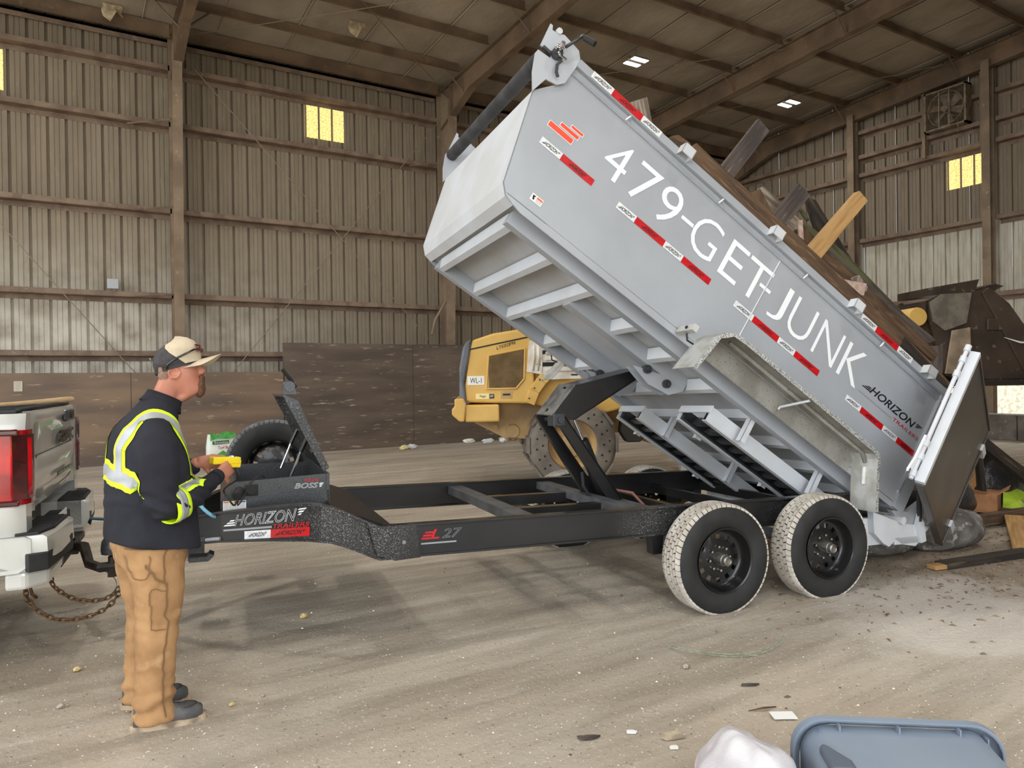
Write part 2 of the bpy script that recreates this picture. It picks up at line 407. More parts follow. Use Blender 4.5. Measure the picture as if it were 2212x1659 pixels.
# columns
def column_back(x, w=.2):
    c = MB()
    c.prism([(YB-.45, 0), (YB-.46, 0), (YB-.9, 8.9), (YB-.89, 8.9)], x-w/2, x+w/2, 'yz')          # inner flange, tapering out
    c.prism([(YB-.21, 0), (YB-.45, 0), (YB-.89, 8.9), (YB-.21, 9.4)], x-.005, x+.005, 'yz')         # web
    c.box(x-w/2, x+w/2, YB-.22, YB-.21, 0, 9.4)
    obj('column', c, col_m, wb)
for x in (-4.2, 2.27, 8.85, 15.3): column_back(x, .2 if x < 5 else .26)
for y in (13.03, 9.33, 2.9):
    c = MB(); zt = roof_z(y)-.55
    c.box(XR-.45, XR-.44, y-.1, y+.1, 0, zt); c.box(XR-.44, XR-.22, y-.004, y+.004, 0, zt); c.box(XR-.22, XR-.21, y-.1, y+.1, 0, zt)
    obj('column', c, col_m, wr)
# flange braces and bent strap on the back wall
for (x0, z0, x1, z1) in ((1.35, 7.25, 2.2, 7.42), (1.45, 5.42, 2.2, 5.5), (1.45, 3.56, 2.2, 3.6), (7.9, 7.28, 8.7, 7.4), (7.9, 5.42, 8.7, 5.46)):
    b = MB(); b.tube([(x0, YB-.24, z0), (x1, YB-.5, z1)], .022, 4); obj('brace', b, girt_m, wb)
b = MB(); b.tube([(8.75, YB-.55, 3.75), (8.45, YB-.5, 3.25), (8.35, YB-.48, 2.85)], .035, 6); obj('bent_strap', b, col_m, wb)
# diagonal bracing rods
rod_m = mat('dull_bracing_rod', (150, 136, 116), .6, .4)
for p, q in (((2.4, YB-.45, 8.9), (8.75, YB-.35, 2.3)), ((8.75, YB-.45, 8.6), (2.6, YB-.35, .9)), ((-4.1, YB-.45, 8.9), (2.2, YB-.35, .9))):
    b = MB(); b.tube([p, q], .011, 6); obj('bracing_rod', b, rod_m, wb)

# unseen front wall added to shape the daylight; big door open on the left
wf = empty_struct('wall_front_added')
b = MB(); b.box(4.5, XR, YF-.1, YF, 0, 11); obj('panel', b, wall_up, wf)
b = MB(); b.box(XL, 4.5, YF-.1, YF, 6.5, 11); obj('panel', b, wall_up, wf)
# ceiling: insulation blankets between seams, purlins, rafters
ce = empty_struct('ceiling')
xs = []; x = XL
while x < XR: xs.append(x); x += 1.52
for i, x in enumerate(xs):
    x1 = min(x+1.5, XR); g = MB(); rows = []
    for j in range(31):
        y = YB - (YB-YF)*j/30
        rows.append([(x + (x1-x)*k/4, y, roof_z(y) + .012 - .02*math.sin(PI*k/4) + .016*noise.noise(Vector((x+k*.4, y*1.3, 0)))) for k in range(5)])
    g.grid(rows); o = obj('insulation_panel', g, insul_m, ce, fix=False, smooth=True)
rt = MB(); rt.grid([[(XL-.3, y, roof_z(y)+.1), (XR+.1, y, roof_z(y)+.1)] for y in (YB+.1, YF)]); obj('roof_sheet', rt, insul_m, ce, fix=False)
for i, x in enumerate(xs[1:]):
    g = MB(); g.grid([[(x-.02, y, roof_z(y)-.004), (x, y, roof_z(y)-.02), (x+.01, y, roof_z(y)-.004)] for y in (YB, YF)]); obj('seam', g, insul_m, ce, fix=False)
for y in (16.35, 14.85, 13.25, 11.65, 10.0, 8.4, 6.8, 5.2, 3.6, 2.0, .4, -1.2, -2.8):
    for x0, x1 in bays:
        z = roof_z(y); g = MB(); g.box(x0, x1, y-.004, y+.004, z-.22, z-.01); g.box(x0, x1, y-.07, y, z-.226, z-.22); g.box(x0, x1, y, y+.07, z-.016, z-.01)
        obj('purlin', g, raft_m, ce, fix=False)
def rafter(x, w=.2, dep=.5):
    c = MB(); ys = [YB-.3, 15.9, 8.0, YF]; ds = [1.0, .52, .5, .5]
    top = [(y, roof_z(y)-.22) for y in ys]; bot = [(y, roof_z(y)-.22-d) for y, d in zip(ys, ds)]
    for i in range(3):
        c.prism([top[i], top[i+1], bot[i+1], bot[i]], x-.005, x+.005, 'yz')
        for a, b in ((top[i], top[i+1]), (bot[i], bot[i+1])):
            c.prism([a, b, (b[0], b[1]-.014), (a[0], a[1]-.014)], x-w/2, x+w/2, 'yz')
    c.prism([(YB-.9, 8.55), (YB-.86, 8.55), (YB-.86, 9.35), (YB-.9, 9.35)], x-w/2, x+w/2, 'yz')
    obj('rafter', c, raft_m, ce)
    for y in (16.35, 13.25, 10.0, 6.8, 3.6):
        for sx in (-1, 1):
            b = MB(); b.tube([(x, y, roof_z(y)-.7), (x+sx*.55, y, roof_z(y)-.2)], .022, 4); obj('flange_brace', b, raft_m, ce)
for x in (-4.2, 2.3, 8.87, 15.3): rafter(x)
rafter(XR-.34, .18, .4)
# roof bracing rods, seen as thin wires
for p, q in (((2.4, YB-.6, 9.2), (8.8, 11.6, 9.6)), ((8.8, YB-.6, 9.2), (2.4, 11.6, 9.6)), ((8.95, YB-.6, 9.2), (15.2, 11.6, 9.6)), ((15.4, 16.5, 9.3), (XR-.5, 10.0, 9.7))):
    b = MB(); b.tube([p, q], .009, 5); obj('bracing_rod', b, rod_m, ce)
# torn insulation pieces hanging
torn = mat('torn_insulation', (206, 190, 160), .95, col2=(170, 152, 124), scale=8)
for x, y in ((.9, 17.25), (5.6, 15.6)):
    g = MB(); z = roof_z(y)-.03
    g.grid([[(x+.12*i+.02*math.sin(j*2), y-.03*j*math.sin(i), z-.07*j*(1+.5*math.sin(i*2))) for i in range(4)] for j in range(5)])
    obj('torn_insulation', g, torn, ce, fix=False, solid=.012)

# translucent wall lights
sky_m = bpy.data.materials.new('yellowed_fibreglass'); sky_m.use_nodes = True
_n = sky_m.node_tree.nodes; _l = sky_m.node_tree.links; _b = _n['Principled BSDF']
_t = _n.new('ShaderNodeTexCoord'); _z = _n.new('ShaderNodeTexNoise'); _z.inputs['Scale'].default_value = 28; _z.inputs['Detail'].default_value = 6
_l.new(_t.outputs['Object'], _z.inputs['Vector']); _c = _n.new('ShaderNodeValToRGB'); _l.new(_z.outputs['Fac'], _c.inputs[0])
_c.color_ramp.elements[0].position = .38; _c.color_ramp.elements[0].color = lin((196, 168, 96)); _c.color_ramp.elements[1].position = .62; _c.color_ramp.elements[1].color = lin((246, 226, 150))
_l.new(_c.outputs[0], _b.inputs['Base Color']); _l.new(_c.outputs[0], _b.inputs['Emission Color']); _b.inputs['Emission Strength'].default_value = .75
_b.inputs['Roughness'].default_value = .6
def skylight(name, x, y, z0, z1, ax):
    me = sheet_mesh(name, z0, z1, sky_m, ax, k=3)
    o = bpy.data.objects.new(name, me); COL.objects.link(o); o.location = (x, y, 0); o['kind'] = 'structure'
skylight('window_1', 5.23, YB-.012, 7.66, 8.45, 'x')
skylight('window_2', -1.82, YB-.012, 7.6, 8.42, 'x')
skylight('window_3', XR-.016, 10.5, 6.55, 7.33, 'y')

ew = MB(); ew.box(26, 26.3, -6, 22, 0, 5)
struct('wall_outside', ew, mat('cream_backdrop_wall', (240, 236, 222), .9, col2=(206, 200, 180), scale=9, lo=.5, hi=.6, bump=.6, bscale=8))  # backdrop added outside so the bright opening shows cream instead of bare sky

# steel push walls along the foot of the back wall
pw_m = mat('scuffed_steel_push_wall', (112, 98, 86), .55, .0, col2=(86, 74, 66), scale=1.1, lo=.35, hi=.65, stretch=(.5, 1, 3),
           col3=(196, 182, 160), s3=6, lo3=.62, hi3=.8, bump=.1, bscale=20)
pw_b = mat('rust_brown_push_wall', (140, 116, 94), .6, .0, col2=(98, 84, 74), scale=.9, lo=.35, hi=.65, stretch=(.5, 1, 2.5),
           col3=(206, 188, 160), s3=6, lo3=.63, hi3=.8, bump=.1, bscale=20)
p1 = thing('push_wall', 'low rusty brown steel push wall along the foot of the ribbed wall, behind the man', 'wall plate', (-3, YB-.72, 0), kind='thing')
for i in range(5):
    x0 = -11.5+i*3.2; b = MB(); b.box(x0, min(x0+3.19, 4.42), YB-.78, YB-.66, 0, 1.9+(.004*(i % 2))); obj('plate', b, pw_b, p1)
p2 = thing('push_wall', 'taller dark scuffed steel push wall behind the loader and spare wheel', 'wall plate', (8, YB-.74, 0), kind='thing')
for i in range(5):
    x0 = 4.44+i*3.22; b = MB(); b.box(x0, min(x0+3.21, XR-.5), YB-.80, YB-.68, 0, 2.57+(.004*(i % 2))); obj('plate', b, pw_m, p2)
ppatch = MB(); ppatch.box(-.72, -.58, YB-.79, YB-.78, 1.55, 1.75); obj('patch', ppatch, wall_pale, p1)
# concrete barrier on the right, daylight above it
cb = mat('grey_concrete', (128, 122, 114), .9, col2=(104, 98, 92), scale=3, col3=(160, 152, 140), s3=10, lo3=.6, hi3=.7, bump=.3)
cbt = thing('concrete_barrier', 'low grey concrete block barrier along the right wall beyond the debris pile', 'barrier', (19.6, 6, 0))
for i in range(12):
    y0 = -3.5+i*1.7; b = MB(); b.box(19.3, 19.85, y0, y0+1.68, 0, .62); obj('block', b, cb, cbt, bevel=.02)

# ventilation fan high on the right wall
fan_m = mat('dusty_fan_steel', (150, 134, 110), .7, col2=(116, 102, 84), scale=6)
fan = thing('wall_fan', 'square dusty exhaust fan with wire guard high on the right wall', 'fan', (XR-.3, 10.3, 8.0))
fy0, fy1, fz0, fz1, fx = 9.76, 10.83, 8.1, 9.14, XR-.5
b = MB()
for y0, y1, z0, z1 in ((fy0, fy1, fz0, fz0+.05), (fy0, fy1, fz1-.05, fz1), (fy0, fy0+.05, fz0, fz1), (fy1-.05, fy1, fz0, fz1)): b.box(fx, fx+.3, y0, y1, z0, z1)
obj('frame', b, fan_m, fan)
b = MB(); b.box(fx+.24, fx+.25, fy0, fy1, fz0, fz1)
cyz = ((fy0+fy1)/2, (fz0+fz1)/2); dark_m = mat('dark_shutter', (70, 62, 52), .8)
obj('backing_plate', b, dark_m, fan)
b = MB(); b.lathe((fx+.04, cyz[0], cyz[1]), (1, 0, 0), [(.44, 0), (.46, 0), (.46, .2), (.44, .2)], 28, True); obj('shroud_ring', b, fan_m, fan)
for k in range(6):
    a = k*PI/3+.3; b = MB(Fr((fx+.12, cyz[0], cyz[1]), (1, 0, 0), (0, math.cos(a), math.sin(a)), (0, -math.sin(a), math.cos(a))))
    b.add([(.0, .08, -.05), (.06, .08, .05), (.09, .42, .1), (-.02, .42, -.1)], [(0, 1, 2, 3)]); obj('blade', b, fan_m, fan, solid=.008, fix=False)
b = MB(); b.cyl((fx+.0, cyz[0], cyz[1]), (fx+.16, cyz[0], cyz[1]), .09, n=14); obj('motor', b, fan_m, fan)
for dy in (-.12, .14):
    b = MB(); b.box(fx-.01, fx+.02, cyz[0]+dy-.015, cyz[0]+dy+.015, fz0, fz1); obj('guard_bar', b, fan_m, fan)
b = MB()
for k in range(1, 22):
    b.tube([(fx-.005, fy0+(fy1-fy0)*k/22, fz0), (fx-.005, fy0+(fy1-fy0)*k/22, fz1)], .003, 3, caps=False)
    b.tube([(fx-.005, fy0, fz0+(fz1-fz0)*k/22), (fx-.005, fy1, fz0+(fz1-fz0)*k/22)], .003, 3, caps=False)
obj('wire_guard', b, fan_m, fan, kind='stuff')
b = MB(); b.tube([(fx-.01, cyz[0], cyz[1]-.1), (fx-.03, cyz[0]-.2, cyz[1]-.25), (fx-.02, cyz[0]-.33, cyz[1]-.3), (fx, cyz[0]-.35, cyz[1]-.75)], .008, 5); obj('power_cable', b, fan_m, fan)
b = MB()
for k in range(4): b.tube([(XR-.25, 9.55-.05*k, 8.05), (XR-.28, 9.5-.06*k, 7.85), (XR-.25, 9.62-.04*k, 7.6+.05*k)], .006, 4)
tag(recentre(obj('loose_wires', b, fan_m)), 'tangle of loose wires hanging on the right wall below the fan', 'wires')
# framing beside the fan
b = MB(); b.box(XR-.3, XR-.1, 9.45, 9.53, 7.5, 9.5); obj('fan_framing', b, col_m, wr)
b = MB(); b.box(XR-.3, XR-.1, 10.92, 11.0, 7.5, 9.35); obj('fan_framing', b, col_m, wr)
# electrical box
b = MB(); b.box(.92, 1.13, YB-.34, YB-.2, 3.68, 3.89)
tag(recentre(obj('electrical_box', b, mat('grey_enamel_box', (176, 182, 186), .4), bevel=.01)), 'small square grey metal box on the ribbed wall above the pickup', 'box')

# seen hanging lamps, plus unseen ones added to brighten the floor
lamp_body = mat('lamp_housing', (120, 110, 96), .6)
lens_m = mat('lit_lamp_lens', (255, 252, 240), .5, emit=10)
for i, (x, y, lab) in enumerate(((12.05, 13.45, 'lit twin LED high bay lamp under the ceiling just right of the raised bed'),
                         (17.65, 13.35, 'lit twin LED high bay lamp nearest the right wall, above the lumber'),
                         (5.60, 13.32, 'lit LED high bay lamp at the top edge above the left roof bay'),
                         (-.5, 13.5, 'added unseen high bay lamp above the left wall'), (-.5, 6.0, 'added unseen high bay lamp over the pickup'), (5.72, 6.0, 'added unseen high bay lamp over the trailer'),
                         (12.0, 6.0, 'added unseen high bay lamp over the debris pile'), (-.5, -.5, 'added unseen high bay lamp by the open door'), (5.72, -.5, 'added unseen high bay lamp over the grey tote'))):
    z = 9.3; t = thing('ceiling_light', lab, 'lamp', (x, y, z), 'high bay lamps')
    b = MB(); b.box(x-.24, x+.24, y-.05, y+.05, z+.03, z+.09); obj('housing', b, lamp_body, t)
    b = MB(); b.tube([(x, y, z+.09), (x, y, roof_z(y)-.2)], .01, 5); obj('hanger', b, lamp_body, t)
    for sx in (-1, 1):
        b = MB(); b.box(x-.23, x+.23, y+sx*.14-.08, y+sx*.14+.08, z+.012, z+.05); q = obj('lamp_head', b, lamp_body, t)
        b = MB(); b.box(x-.22, x+.22, y+sx*.14-.07, y+sx*.14+.07, z, z+.012); obj('lens', b, lens_m, q)

    la = bpy.data.lights.new('lamp', 'AREA'); la.shape = 'RECTANGLE'; la.size = .44; la.size_y = .36; la.energy = 36 if y > 10 else (80 if x > 8 else 100); la.color = (1, .96, .9)
    lo_ = bpy.data.objects.new('lamp', la); COL.objects.link(lo_); lo_.parent = t; lo_.location = (0, 0, -.006)
# ---------------------------------------------------------------- dump trailer
th_, be_ = R(-10.19), R(1.0225)
def tb(ro):
    ex = Vector((math.cos(th_)*math.cos(be_), math.sin(th_)*math.cos(be_), -math.sin(be_)))
    et = Vector((-math.sin(th_), math.cos(th_), 0)); en = ex.cross(et)
    return ex, et*math.cos(ro) - en*math.sin(ro), en*math.cos(ro) + et*math.sin(ro)
FX, FT, FN = tb(R(.3))
FRM = Fr((.7795, 4.3366, .762), FX, FT, FN)          # s rearwards, t across (0 near rail .. 1.9 far rail), n up from the rail tops
BX, BT, BN = tb(R(1.647)); AL = R(33.27)
BU = BX*-math.cos(AL) + BN*math.sin(AL); BV = BX*math.sin(AL) + BN*math.cos(AL)
BED = Fr((5.831, 3.448, .525), BU, BT, BV)           # u forward along the raised floor, t across, v up out of it
TW = 1.9
trailer = thing('dump_trailer', 'black framed tandem axle dump trailer with its grey bed raised, full of old lumber', 'trailer', tuple(Vector((3.4, 4.8, 0))))
T_ = trailer

def rail(name, t0, t1, face):
    g = MB(FRM); tw = (t0+t1)/2
    g.box(.88, 4.95, t0, t1, -.012, 0); g.box(.88, 4.95, t0, t1, -.203, -.191); g.box(.88, 4.95, tw-.005, tw+.005, -.2, -.004)
    return obj(name, g, face, T_, bevel=.002)
rail('frame_rail', 0, .075, black_dusty)
rail('frame_rail', TW-.075, TW, black_paint)
# raised neck: each rail sweeps up, turns in and runs to the coupler
NK = [(1.05, 0, 0, -.205), (.88, 0, .0, -.205), (.84, 0, .018, -.19), (.78, 0, .048, -.16), (.66, .0, .108, -.105), (.60, .005, .132, -.083), (.54, .02, .147, -.073), (.47, .06, .154, -.07), (.27, .2, .131, -.08), (-.01, .4, .083, -.105),
      (-.18, .55, .039, -.14), (-.42, .8, -.01, -.17), (-.56, .9, -.03, -.185)]
for side in (0, 1):
    mir = (lambda t: t) if side == 0 else (lambda t: TW - t)
    g = MB(FRM); nrm = []
    for i in range(len(NK)):
        a_, b_ = NK[max(i-1, 0)], NK[min(i+1, len(NK)-1)]; d = Vector((b_[0]-a_[0], b_[1]-a_[1])).normalized(); nrm.append(Vector((-d.y, d.x)))
    for z0, z1, e in (('b', 't', .006), ('t-', 't', .034), ('b', 'b+', .034)):
        rg = []
        for (s_, t_, hi, lo), nv in zip(NK, nrm):
            zz = {'b': lo, 't': hi, 't-': hi-.012, 'b+': lo+.012}
            rg.append([(s_+nv.x*k, mir(t_+.03+nv.y*k), zz[z]) for k, z in ((-e, z0), (-e, z1), (e, z1), (e, z0))])
        g.loft(rg)
    if side == 0:      # gusset boxing the bend
        g.prism([(1.1, -.005), (.86, -.005), (.8, .03), (.86, -.171), (.97, -.212), (1.13, -.204)], -.012, -.002)
    obj('neck_rail', g, black_dusty if side == 0 else black_paint, T_)
b = MB(FRM); b.cyl((1.02, -.03, -.10), (1.02, 0, -.10), .012, n=10); obj('bolt', b, steel, T_)
# cross members
def xm(name, s0, s1, n0, n1, m=black_paint, t0=.045, t1=TW-.045):
    g = MB(FRM); g.box(s0, s1, t0, t1, n0, n1); return obj(name, g, m, T_, bevel=.003)
g = MB(FRM); g.add([(.62, .1, .11), (.98, .04, -.02), (1.06, .04, -.13), (.66, .1, .0), (.62, TW-.1, .11), (.98, TW-.04, -.02), (1.06, TW-.04, -.13), (.66, TW-.1, .0)],
                   [(0, 1, 5, 4), (1, 2, 6, 5), (2, 3, 7, 6), (3, 0, 4, 7), (0, 3, 2, 1), (4, 5, 6, 7)]); obj('neck_cross_plate', g, black_paint, T_)
grey_x = mat('grey_painted_cross_tube', (92, 96, 100), .5, col2=(74, 76, 80), scale=6)
xm('cross_member', 1.86, 1.99, -.1, -.03, grey_x)
xm('cross_member', 2.72, 2.84, -.1, -.03, grey_x)
for s in (2.28, 3.4, 3.98, 4.55): xm('cross_member', s, s+.06, -.2, -.12)
xm('rear_cross_member', 4.88, 4.98, -.2, -.01)
for s in (1.35, 2.4):
    g = MB(FRM); g.box(1.98, 2.76, .6+.62*(s > 2), .68+.62*(s > 2), -.13, -.05); obj('hoist_support', g, black_paint, T_, bevel=.003)
# axles, springs, hangers
for s in (3.2, 4.14):
    g = MB(FRM); g.cyl((s, -.03, -.34), (s, TW+.03, -.34), .045, n=14); obj('axle', g, grey_x, T_, smooth='auto')
for t in (.035, TW-.035):
    for s in (3.2, 4.14):
        g = MB(FRM)
        for k in range(4): g.plate([(s-.33+.06*k, -.29-.02*k), (s-.15, -.33-.008*k), (s, -.345-.004*k), (s+.15, -.33-.008*k), (s+.33-.06*k, -.29-.02*k)], .008, t-.03, t+.03)
        obj('leaf_spring', g, rust, T_)
    for s in (2.84, 3.67, 4.5):
        g = MB(FRM); g.prism([(s-.05, -.2), (s+.05, -.2), (s+.035, -.33), (s-.035, -.33)], t-.04, t+.04); obj('spring_hanger', g, black_paint, T_)
g = MB(FRM); g.cyl((3.02, .2, -.1), (3.02, 1.5, -.1), .04, n=12); obj('torsion_tube', g, grey_x, T_, smooth='auto')
# rear apron painted grey, under the bed hinge
g = MB(FRM); g.box(4.7, 4.95, -.04, TW+.04, -.42, -.2); obj('rear_sill', g, bed_light, T_, bevel=.004)
for t in (-.1, TW+.0):
    g = MB(FRM); g.prism([(4.77, -.14), (5.08, -.25), (5.39, -.3), (5.23, -.447), (5.08, -.42), (5.01, -.377), (4.94, -.43), (4.88, -.40), (4.78, -.31)], t, t+.06)
    obj('rear_apron', g, bed_light, T_, bevel=.003)
g = MB(FRM); g.box(5.0, 5.3, -.1, TW+.1, -.42, -.36); obj('tail_light_bar', g, bed_light, T_, bevel=.004)
g = MB(FRM); g.cyl((5.05, -.14, -.22), (5.05, TW+.1, -.22), .03, n=12); obj('hinge_shaft', g, bed_light, T_, smooth='auto')

# wheels: one is built, the rest share its meshes
def make_wheel():
    W = MB()
    # axis along -y is the outer face
    rp = [(.215, .085), (.235, .105), (.29, .118), (.335, .115), (.362, .1), (.374, .082), (.376, .05), (.376, -.05), (.374, -.082), (.362, -.1), (.335, -.115), (.29, -.118), (.235, -.105), (.215, -.085)]
    W.lathe((0, 0, 0), (0, -1, 0), rp, 64, True)
    tire = obj('wheel', W, black_rub, None, smooth='auto')
    g = MB()
    for row, (y0, y1) in enumerate(((-.096, -.070), (-.061, -.037), (-.029, -.004), (.004, .029), (.037, .061), (.070, .096))):
        n = 58 if row in (0, 5) else 46
        for k in range(n):
            a0 = 2*PI*(k+.5*(row % 2))/n; a1 = a0 + 2*PI/n*.84; sk = .012*(1 if row % 2 else -1)
            vs = []
            for a in (a0, a1):
                for y, s in ((y0, -sk), (y1, sk)):
                    aa = a + s*.8
                    r0 = .370 if row not in (0, 5) else (.36 if abs(y) > .09 else .372)
                    r1 = .388 if abs(y) < .09 else .378
                    for r_ in (r0, r1): vs.append((r_*math.cos(aa), y, r_*math.sin(aa)))
            g.add(vs, [(0, 1, 3, 2), (4, 6, 7, 5), (1, 5, 7, 3), (0, 4, 5, 1), (2, 3, 7, 6)])
    tr = obj('tread', g, tread_m, tire, fix=True, kind='stuff')
    # rim
    g = MB(); prof = [(.218, .1), (.224, .108), (.214, .104), (.2, .06), (.192, .03), (.182, .022), (.168, .02), (.135, .02), (.118, .026), (.07, .028), (.05, .03), (.0001, .03)]
    g.lathe((0, 0, 0), (0, -1, 0), prof, 60, holes=lambda i, k: i == 6 and k % 5 in (0, 1))
    obj('rim', g, mat('gloss_black_rim', (24, 24, 26), .3, coat=.3), tire, smooth='auto')
    g = MB(); g.lathe((0, 0, 0), (0, -1, 0), [(.215, .1), (.205, -.09)], 40); obj('rim_barrel', g, black_paint, tire, smooth='auto')
    g = MB(); g.lathe((0, 0, 0), (0, -1, 0), [(.048, .03), (.046, .07), (.04, .1), (.036, .102), (.034, .13), (.026, .136), (.022, .13), (.0001, .128)], 20); obj('hub', g, steel, tire, smooth='auto')
    for k in range(8):
        a = 2*PI*k/8+.2; g = MB(); g.cyl((.083*math.cos(a), -.026, .083*math.sin(a)), (.083*math.cos(a), -.048, .083*math.sin(a)), .0125, .009, 6); obj('lug_nut', g, chrome, tire)
    return tire
wheel0 = make_wheel()
def wmat(s, t, n, flip=1, rot=0.0):
    m = Matrix((FX*flip, FT*flip, FN)).transposed() @ Matrix.Rotation(rot, 3, 'Y'); m = m.to_4x4(); m.translation = FRM(s, t, n) - T_.location; return m
def place_wheel(src, m, first=False):
    w = src if first else src.copy()
    if not first:
        COL.objects.link(w)
        for ch in src.children:
            c = ch.copy(); COL.objects.link(c); c.parent = w
    w.parent = T_; w.matrix_local = m; return w
place_wheel(wheel0, wmat(3.2, -.185, -.345, 1, .1), True)
place_wheel(wheel0, wmat(4.14, -.185, -.335, 1, .35))
place_wheel(wheel0, wmat(3.15, TW+.185, -.355, -1, .6))
place_wheel(wheel0, wmat(4.07, TW+.185, -.345, -1, .2))
sp = place_wheel(wheel0, wmat(.395, 2.02, .19, 1, .8)); sp.name = 'spare_wheel'
for ch in list(sp.children):
    if ch.name.startswith(('hub', 'lug')): bpy.data.objects.remove(ch)
    elif ch.name.startswith('tread'):
        ch.data = ch.data.copy(); ch.data.materials[0] = mat('grey_tread_rubber', (112, 114, 116), .7, col2=(80, 82, 84), scale=12)
g = MB(FRM); g.box(.35, .45, 1.5, 2.0, .14, .22); obj('spare_mount', g, black_paint, T_)

# toolbox with its lid propped open
tool_black = mat('speckled_black_powder_coat', (40, 42, 45), .4, col2=(62, 64, 68), scale=120, lo=.45, hi=.6, coat=.2)
g = MB(FRM)
tb0, tb1 = .45, 1.45
def sh(s, n): return (s, n)
front, back, bot_, top_ = 0.0, .64, .07, .28
th2 = .012
g.prism([(-.02, .068), (.64, .068), (.635, .182), (-.02, .142)], tb0, tb0+.02)         # lower near face
g.prism([(-.02, .142), (.635, .182), (.628, .284), (.06, .252)], tb0+.01, tb0+.03)      # upper near face
g.box(.62, .64, tb0, tb1, .068, .284); g.prism([(-.02, .068), (-.02, .142), (.06, .252), (.075, .252), (-.005, .14), (-.005, .068)], tb0, tb1)
g.box(-.02, .64, tb1-.02, tb1, .068, .27); g.box(-.02, .64, tb0, tb1, .06, .075)
tbx = obj('toolbox', g, tool_black, T_)
tread_blk = mat('black_treadplate', (26, 26, 28), .35, col2=(92, 92, 92), scale=70, lo=.58, hi=.64, bump=.6, bscale=70, coat=.3)
g = MB(FRM)       # lid: near edge runs from the hinge up to the nose
g.prism([(.60, .30), (.345, .80), (.43, .765), (.635, .33)], tb0-.01, tb0+.02); g.prism([(.61, .30), (.425, .755), (.44, .765), (.635, .32)], tb0, tb1)
g.prism([(.60, .30), (.345, .80), (.43, .765), (.635, .33)], tb1-.02, tb1+.01); g.prism([(.345, .80), (.43, .765), (.425, .75), (.35, .785)], tb0, tb1)
lid = obj('toolbox_lid', g, tread_blk, tbx)
for t in (tb0+.12, tb1-.12):
    g = MB(FRM); g.cyl((.40, t, .24), (.49, t, .47), .008, n=8); obj('gas_strut_rod', g, chrome, tbx)
    g = MB(FRM); g.cyl((.47, t, .42), (.52, t, .53), .014, n=8); obj('gas_strut_body', g, black_paint, tbx)
g = MB(FRM); g.box(.35, .43, tb0+.02, tb0+.1, .80, .88); g.cyl((.39, tb0, .85), (.39, tb0+.14, .85), .035, n=12); obj('lid_latch', g, tool_black, tbx, smooth='auto')
g = MB(FRM); g.tube([(.43, tb0+.02, .84), (.40, tb0+.02, .89), (.345, tb0+.02, .96)], .012, 8); obj('lid_handle', g, black_paint, tbx)
# sockets, plug, stickers on the box
def tbface(s, n, off=-.004): return (s, tb0+.005+off, n)
g = MB(FRM); g.box(.12, .2, tb0-.005, tb0+.012, .165, .235); obj('charge_port', g, black_rub, tbx, bevel=.004)
g = MB(FRM); g.cyl((.16, tb0-.02, .2), (.16, tb0, .2), .028, n=20); obj('port_cap', g, black_rub, tbx)
g = MB(FRM); g.cyl((.075, tb0-.05, .17), (.095, tb0+.01, .2), .028, n=16); obj('remote_socket', g, black_rub, tbx, smooth='auto')
for s in (.33, .43):
    g = MB(FRM); g.sphere((s, tb0+.004, .215 if s < .4 else .24), .006, 8, 6); obj('rivet', g, chrome, tbx)
lab_w = mat('white_warning_label', (236, 236, 232), .5)
g = MB(FRM); g.box(-.005, .13, tb0-.003, tb0, .079, .139); wl = obj('warning_label', g, lab_w, tbx, label='white label with coloured header stripes')
for k, c in enumerate(((222, 104, 50), (238, 222, 40), (196, 40, 44), (70, 80, 150))):
    g = MB(FRM); g.box(-.002+.032*k, .03+.032*k, tb0-.0045, tb0-.003, .128, .136); obj('label_stripe', g, mat('label_stripe_%d' % k, c, .5), tbx)
    g = MB(FRM)
    for j, wd in enumerate(('KEEP CLEAR', 'READ MANUAL', 'BED MAY FALL', 'STAND BACK')): add_text(g, wd, logo_fn(lambda a, b_: (a, tb0-.0045, b_), .0+.032*k, .026+.032*k, .117-.010*j, .123-.010*j))
    obj('label_text', g, grey_vinyl, tbx)
g = MB(FRM); tf = lambda a, b_: (a, tb0+.002, b_)
add_text(g, 'NECK', logo_fn(tf, .48, .575, .236, .256), .3, .01); obj('lettering', g, red_vinyl, tbx)
g = MB(FRM); add_text(g, 'BOSS', logo_fn(tf, .42, .57, .195, .23), .3, 0, .022)
for i in range(3): g.add([tf(.575, .2+.01*i), tf(.6-.006*(2-i), .2+.01*i), tf(.603-.006*(2-i), .206+.01*i), tf(.578, .206+.01*i)], [(0, 1, 2, 3)])
obj('lettering', g, white_vinyl, tbx, fix=False)

# lettering and tapes on the near frame: point on the turned-in tongue side
def tongue(a, h):
    s = -.18 + .66*a; pts = sorted((q[0], q[1]) for q in NK)
    for (s0, t0), (s1, t1) in zip(pts, pts[1:]):
        if s <= s1: break
    t = t0 + (t1-t0)*(s-s0)/(s1-s0); d = Vector((s1-s0, t1-t0)).normalized()
    return (s + d.y*.012, t + .03 - d.x*.012, h)
def tongue_h(a, k):     # k 0..1 between bottom and top flange
    tp = .039+(.156-.039)*a; bt = -.14+(-.07+.14)*a; return bt+(tp-bt)*k
def tg_fn(a0, a1, k0, k1): return lambda a, b_: tongue(a0+(a1-a0)*a, tongue_h(a0+(a1-a0)*a, k0+(k1-k0)*b_))
g = MB(FRM); add_logo(g, tg_fn(.28, .98, .56, .9), 0, .016); obj('lettering', g, white_vinyl, T_, fix=False)
g = MB(FRM); add_text(g, 'TRAILERS', tg_fn(.7, 1.0, .40, .52), .2, .01); obj('lettering', g, red_vinyl, T_)
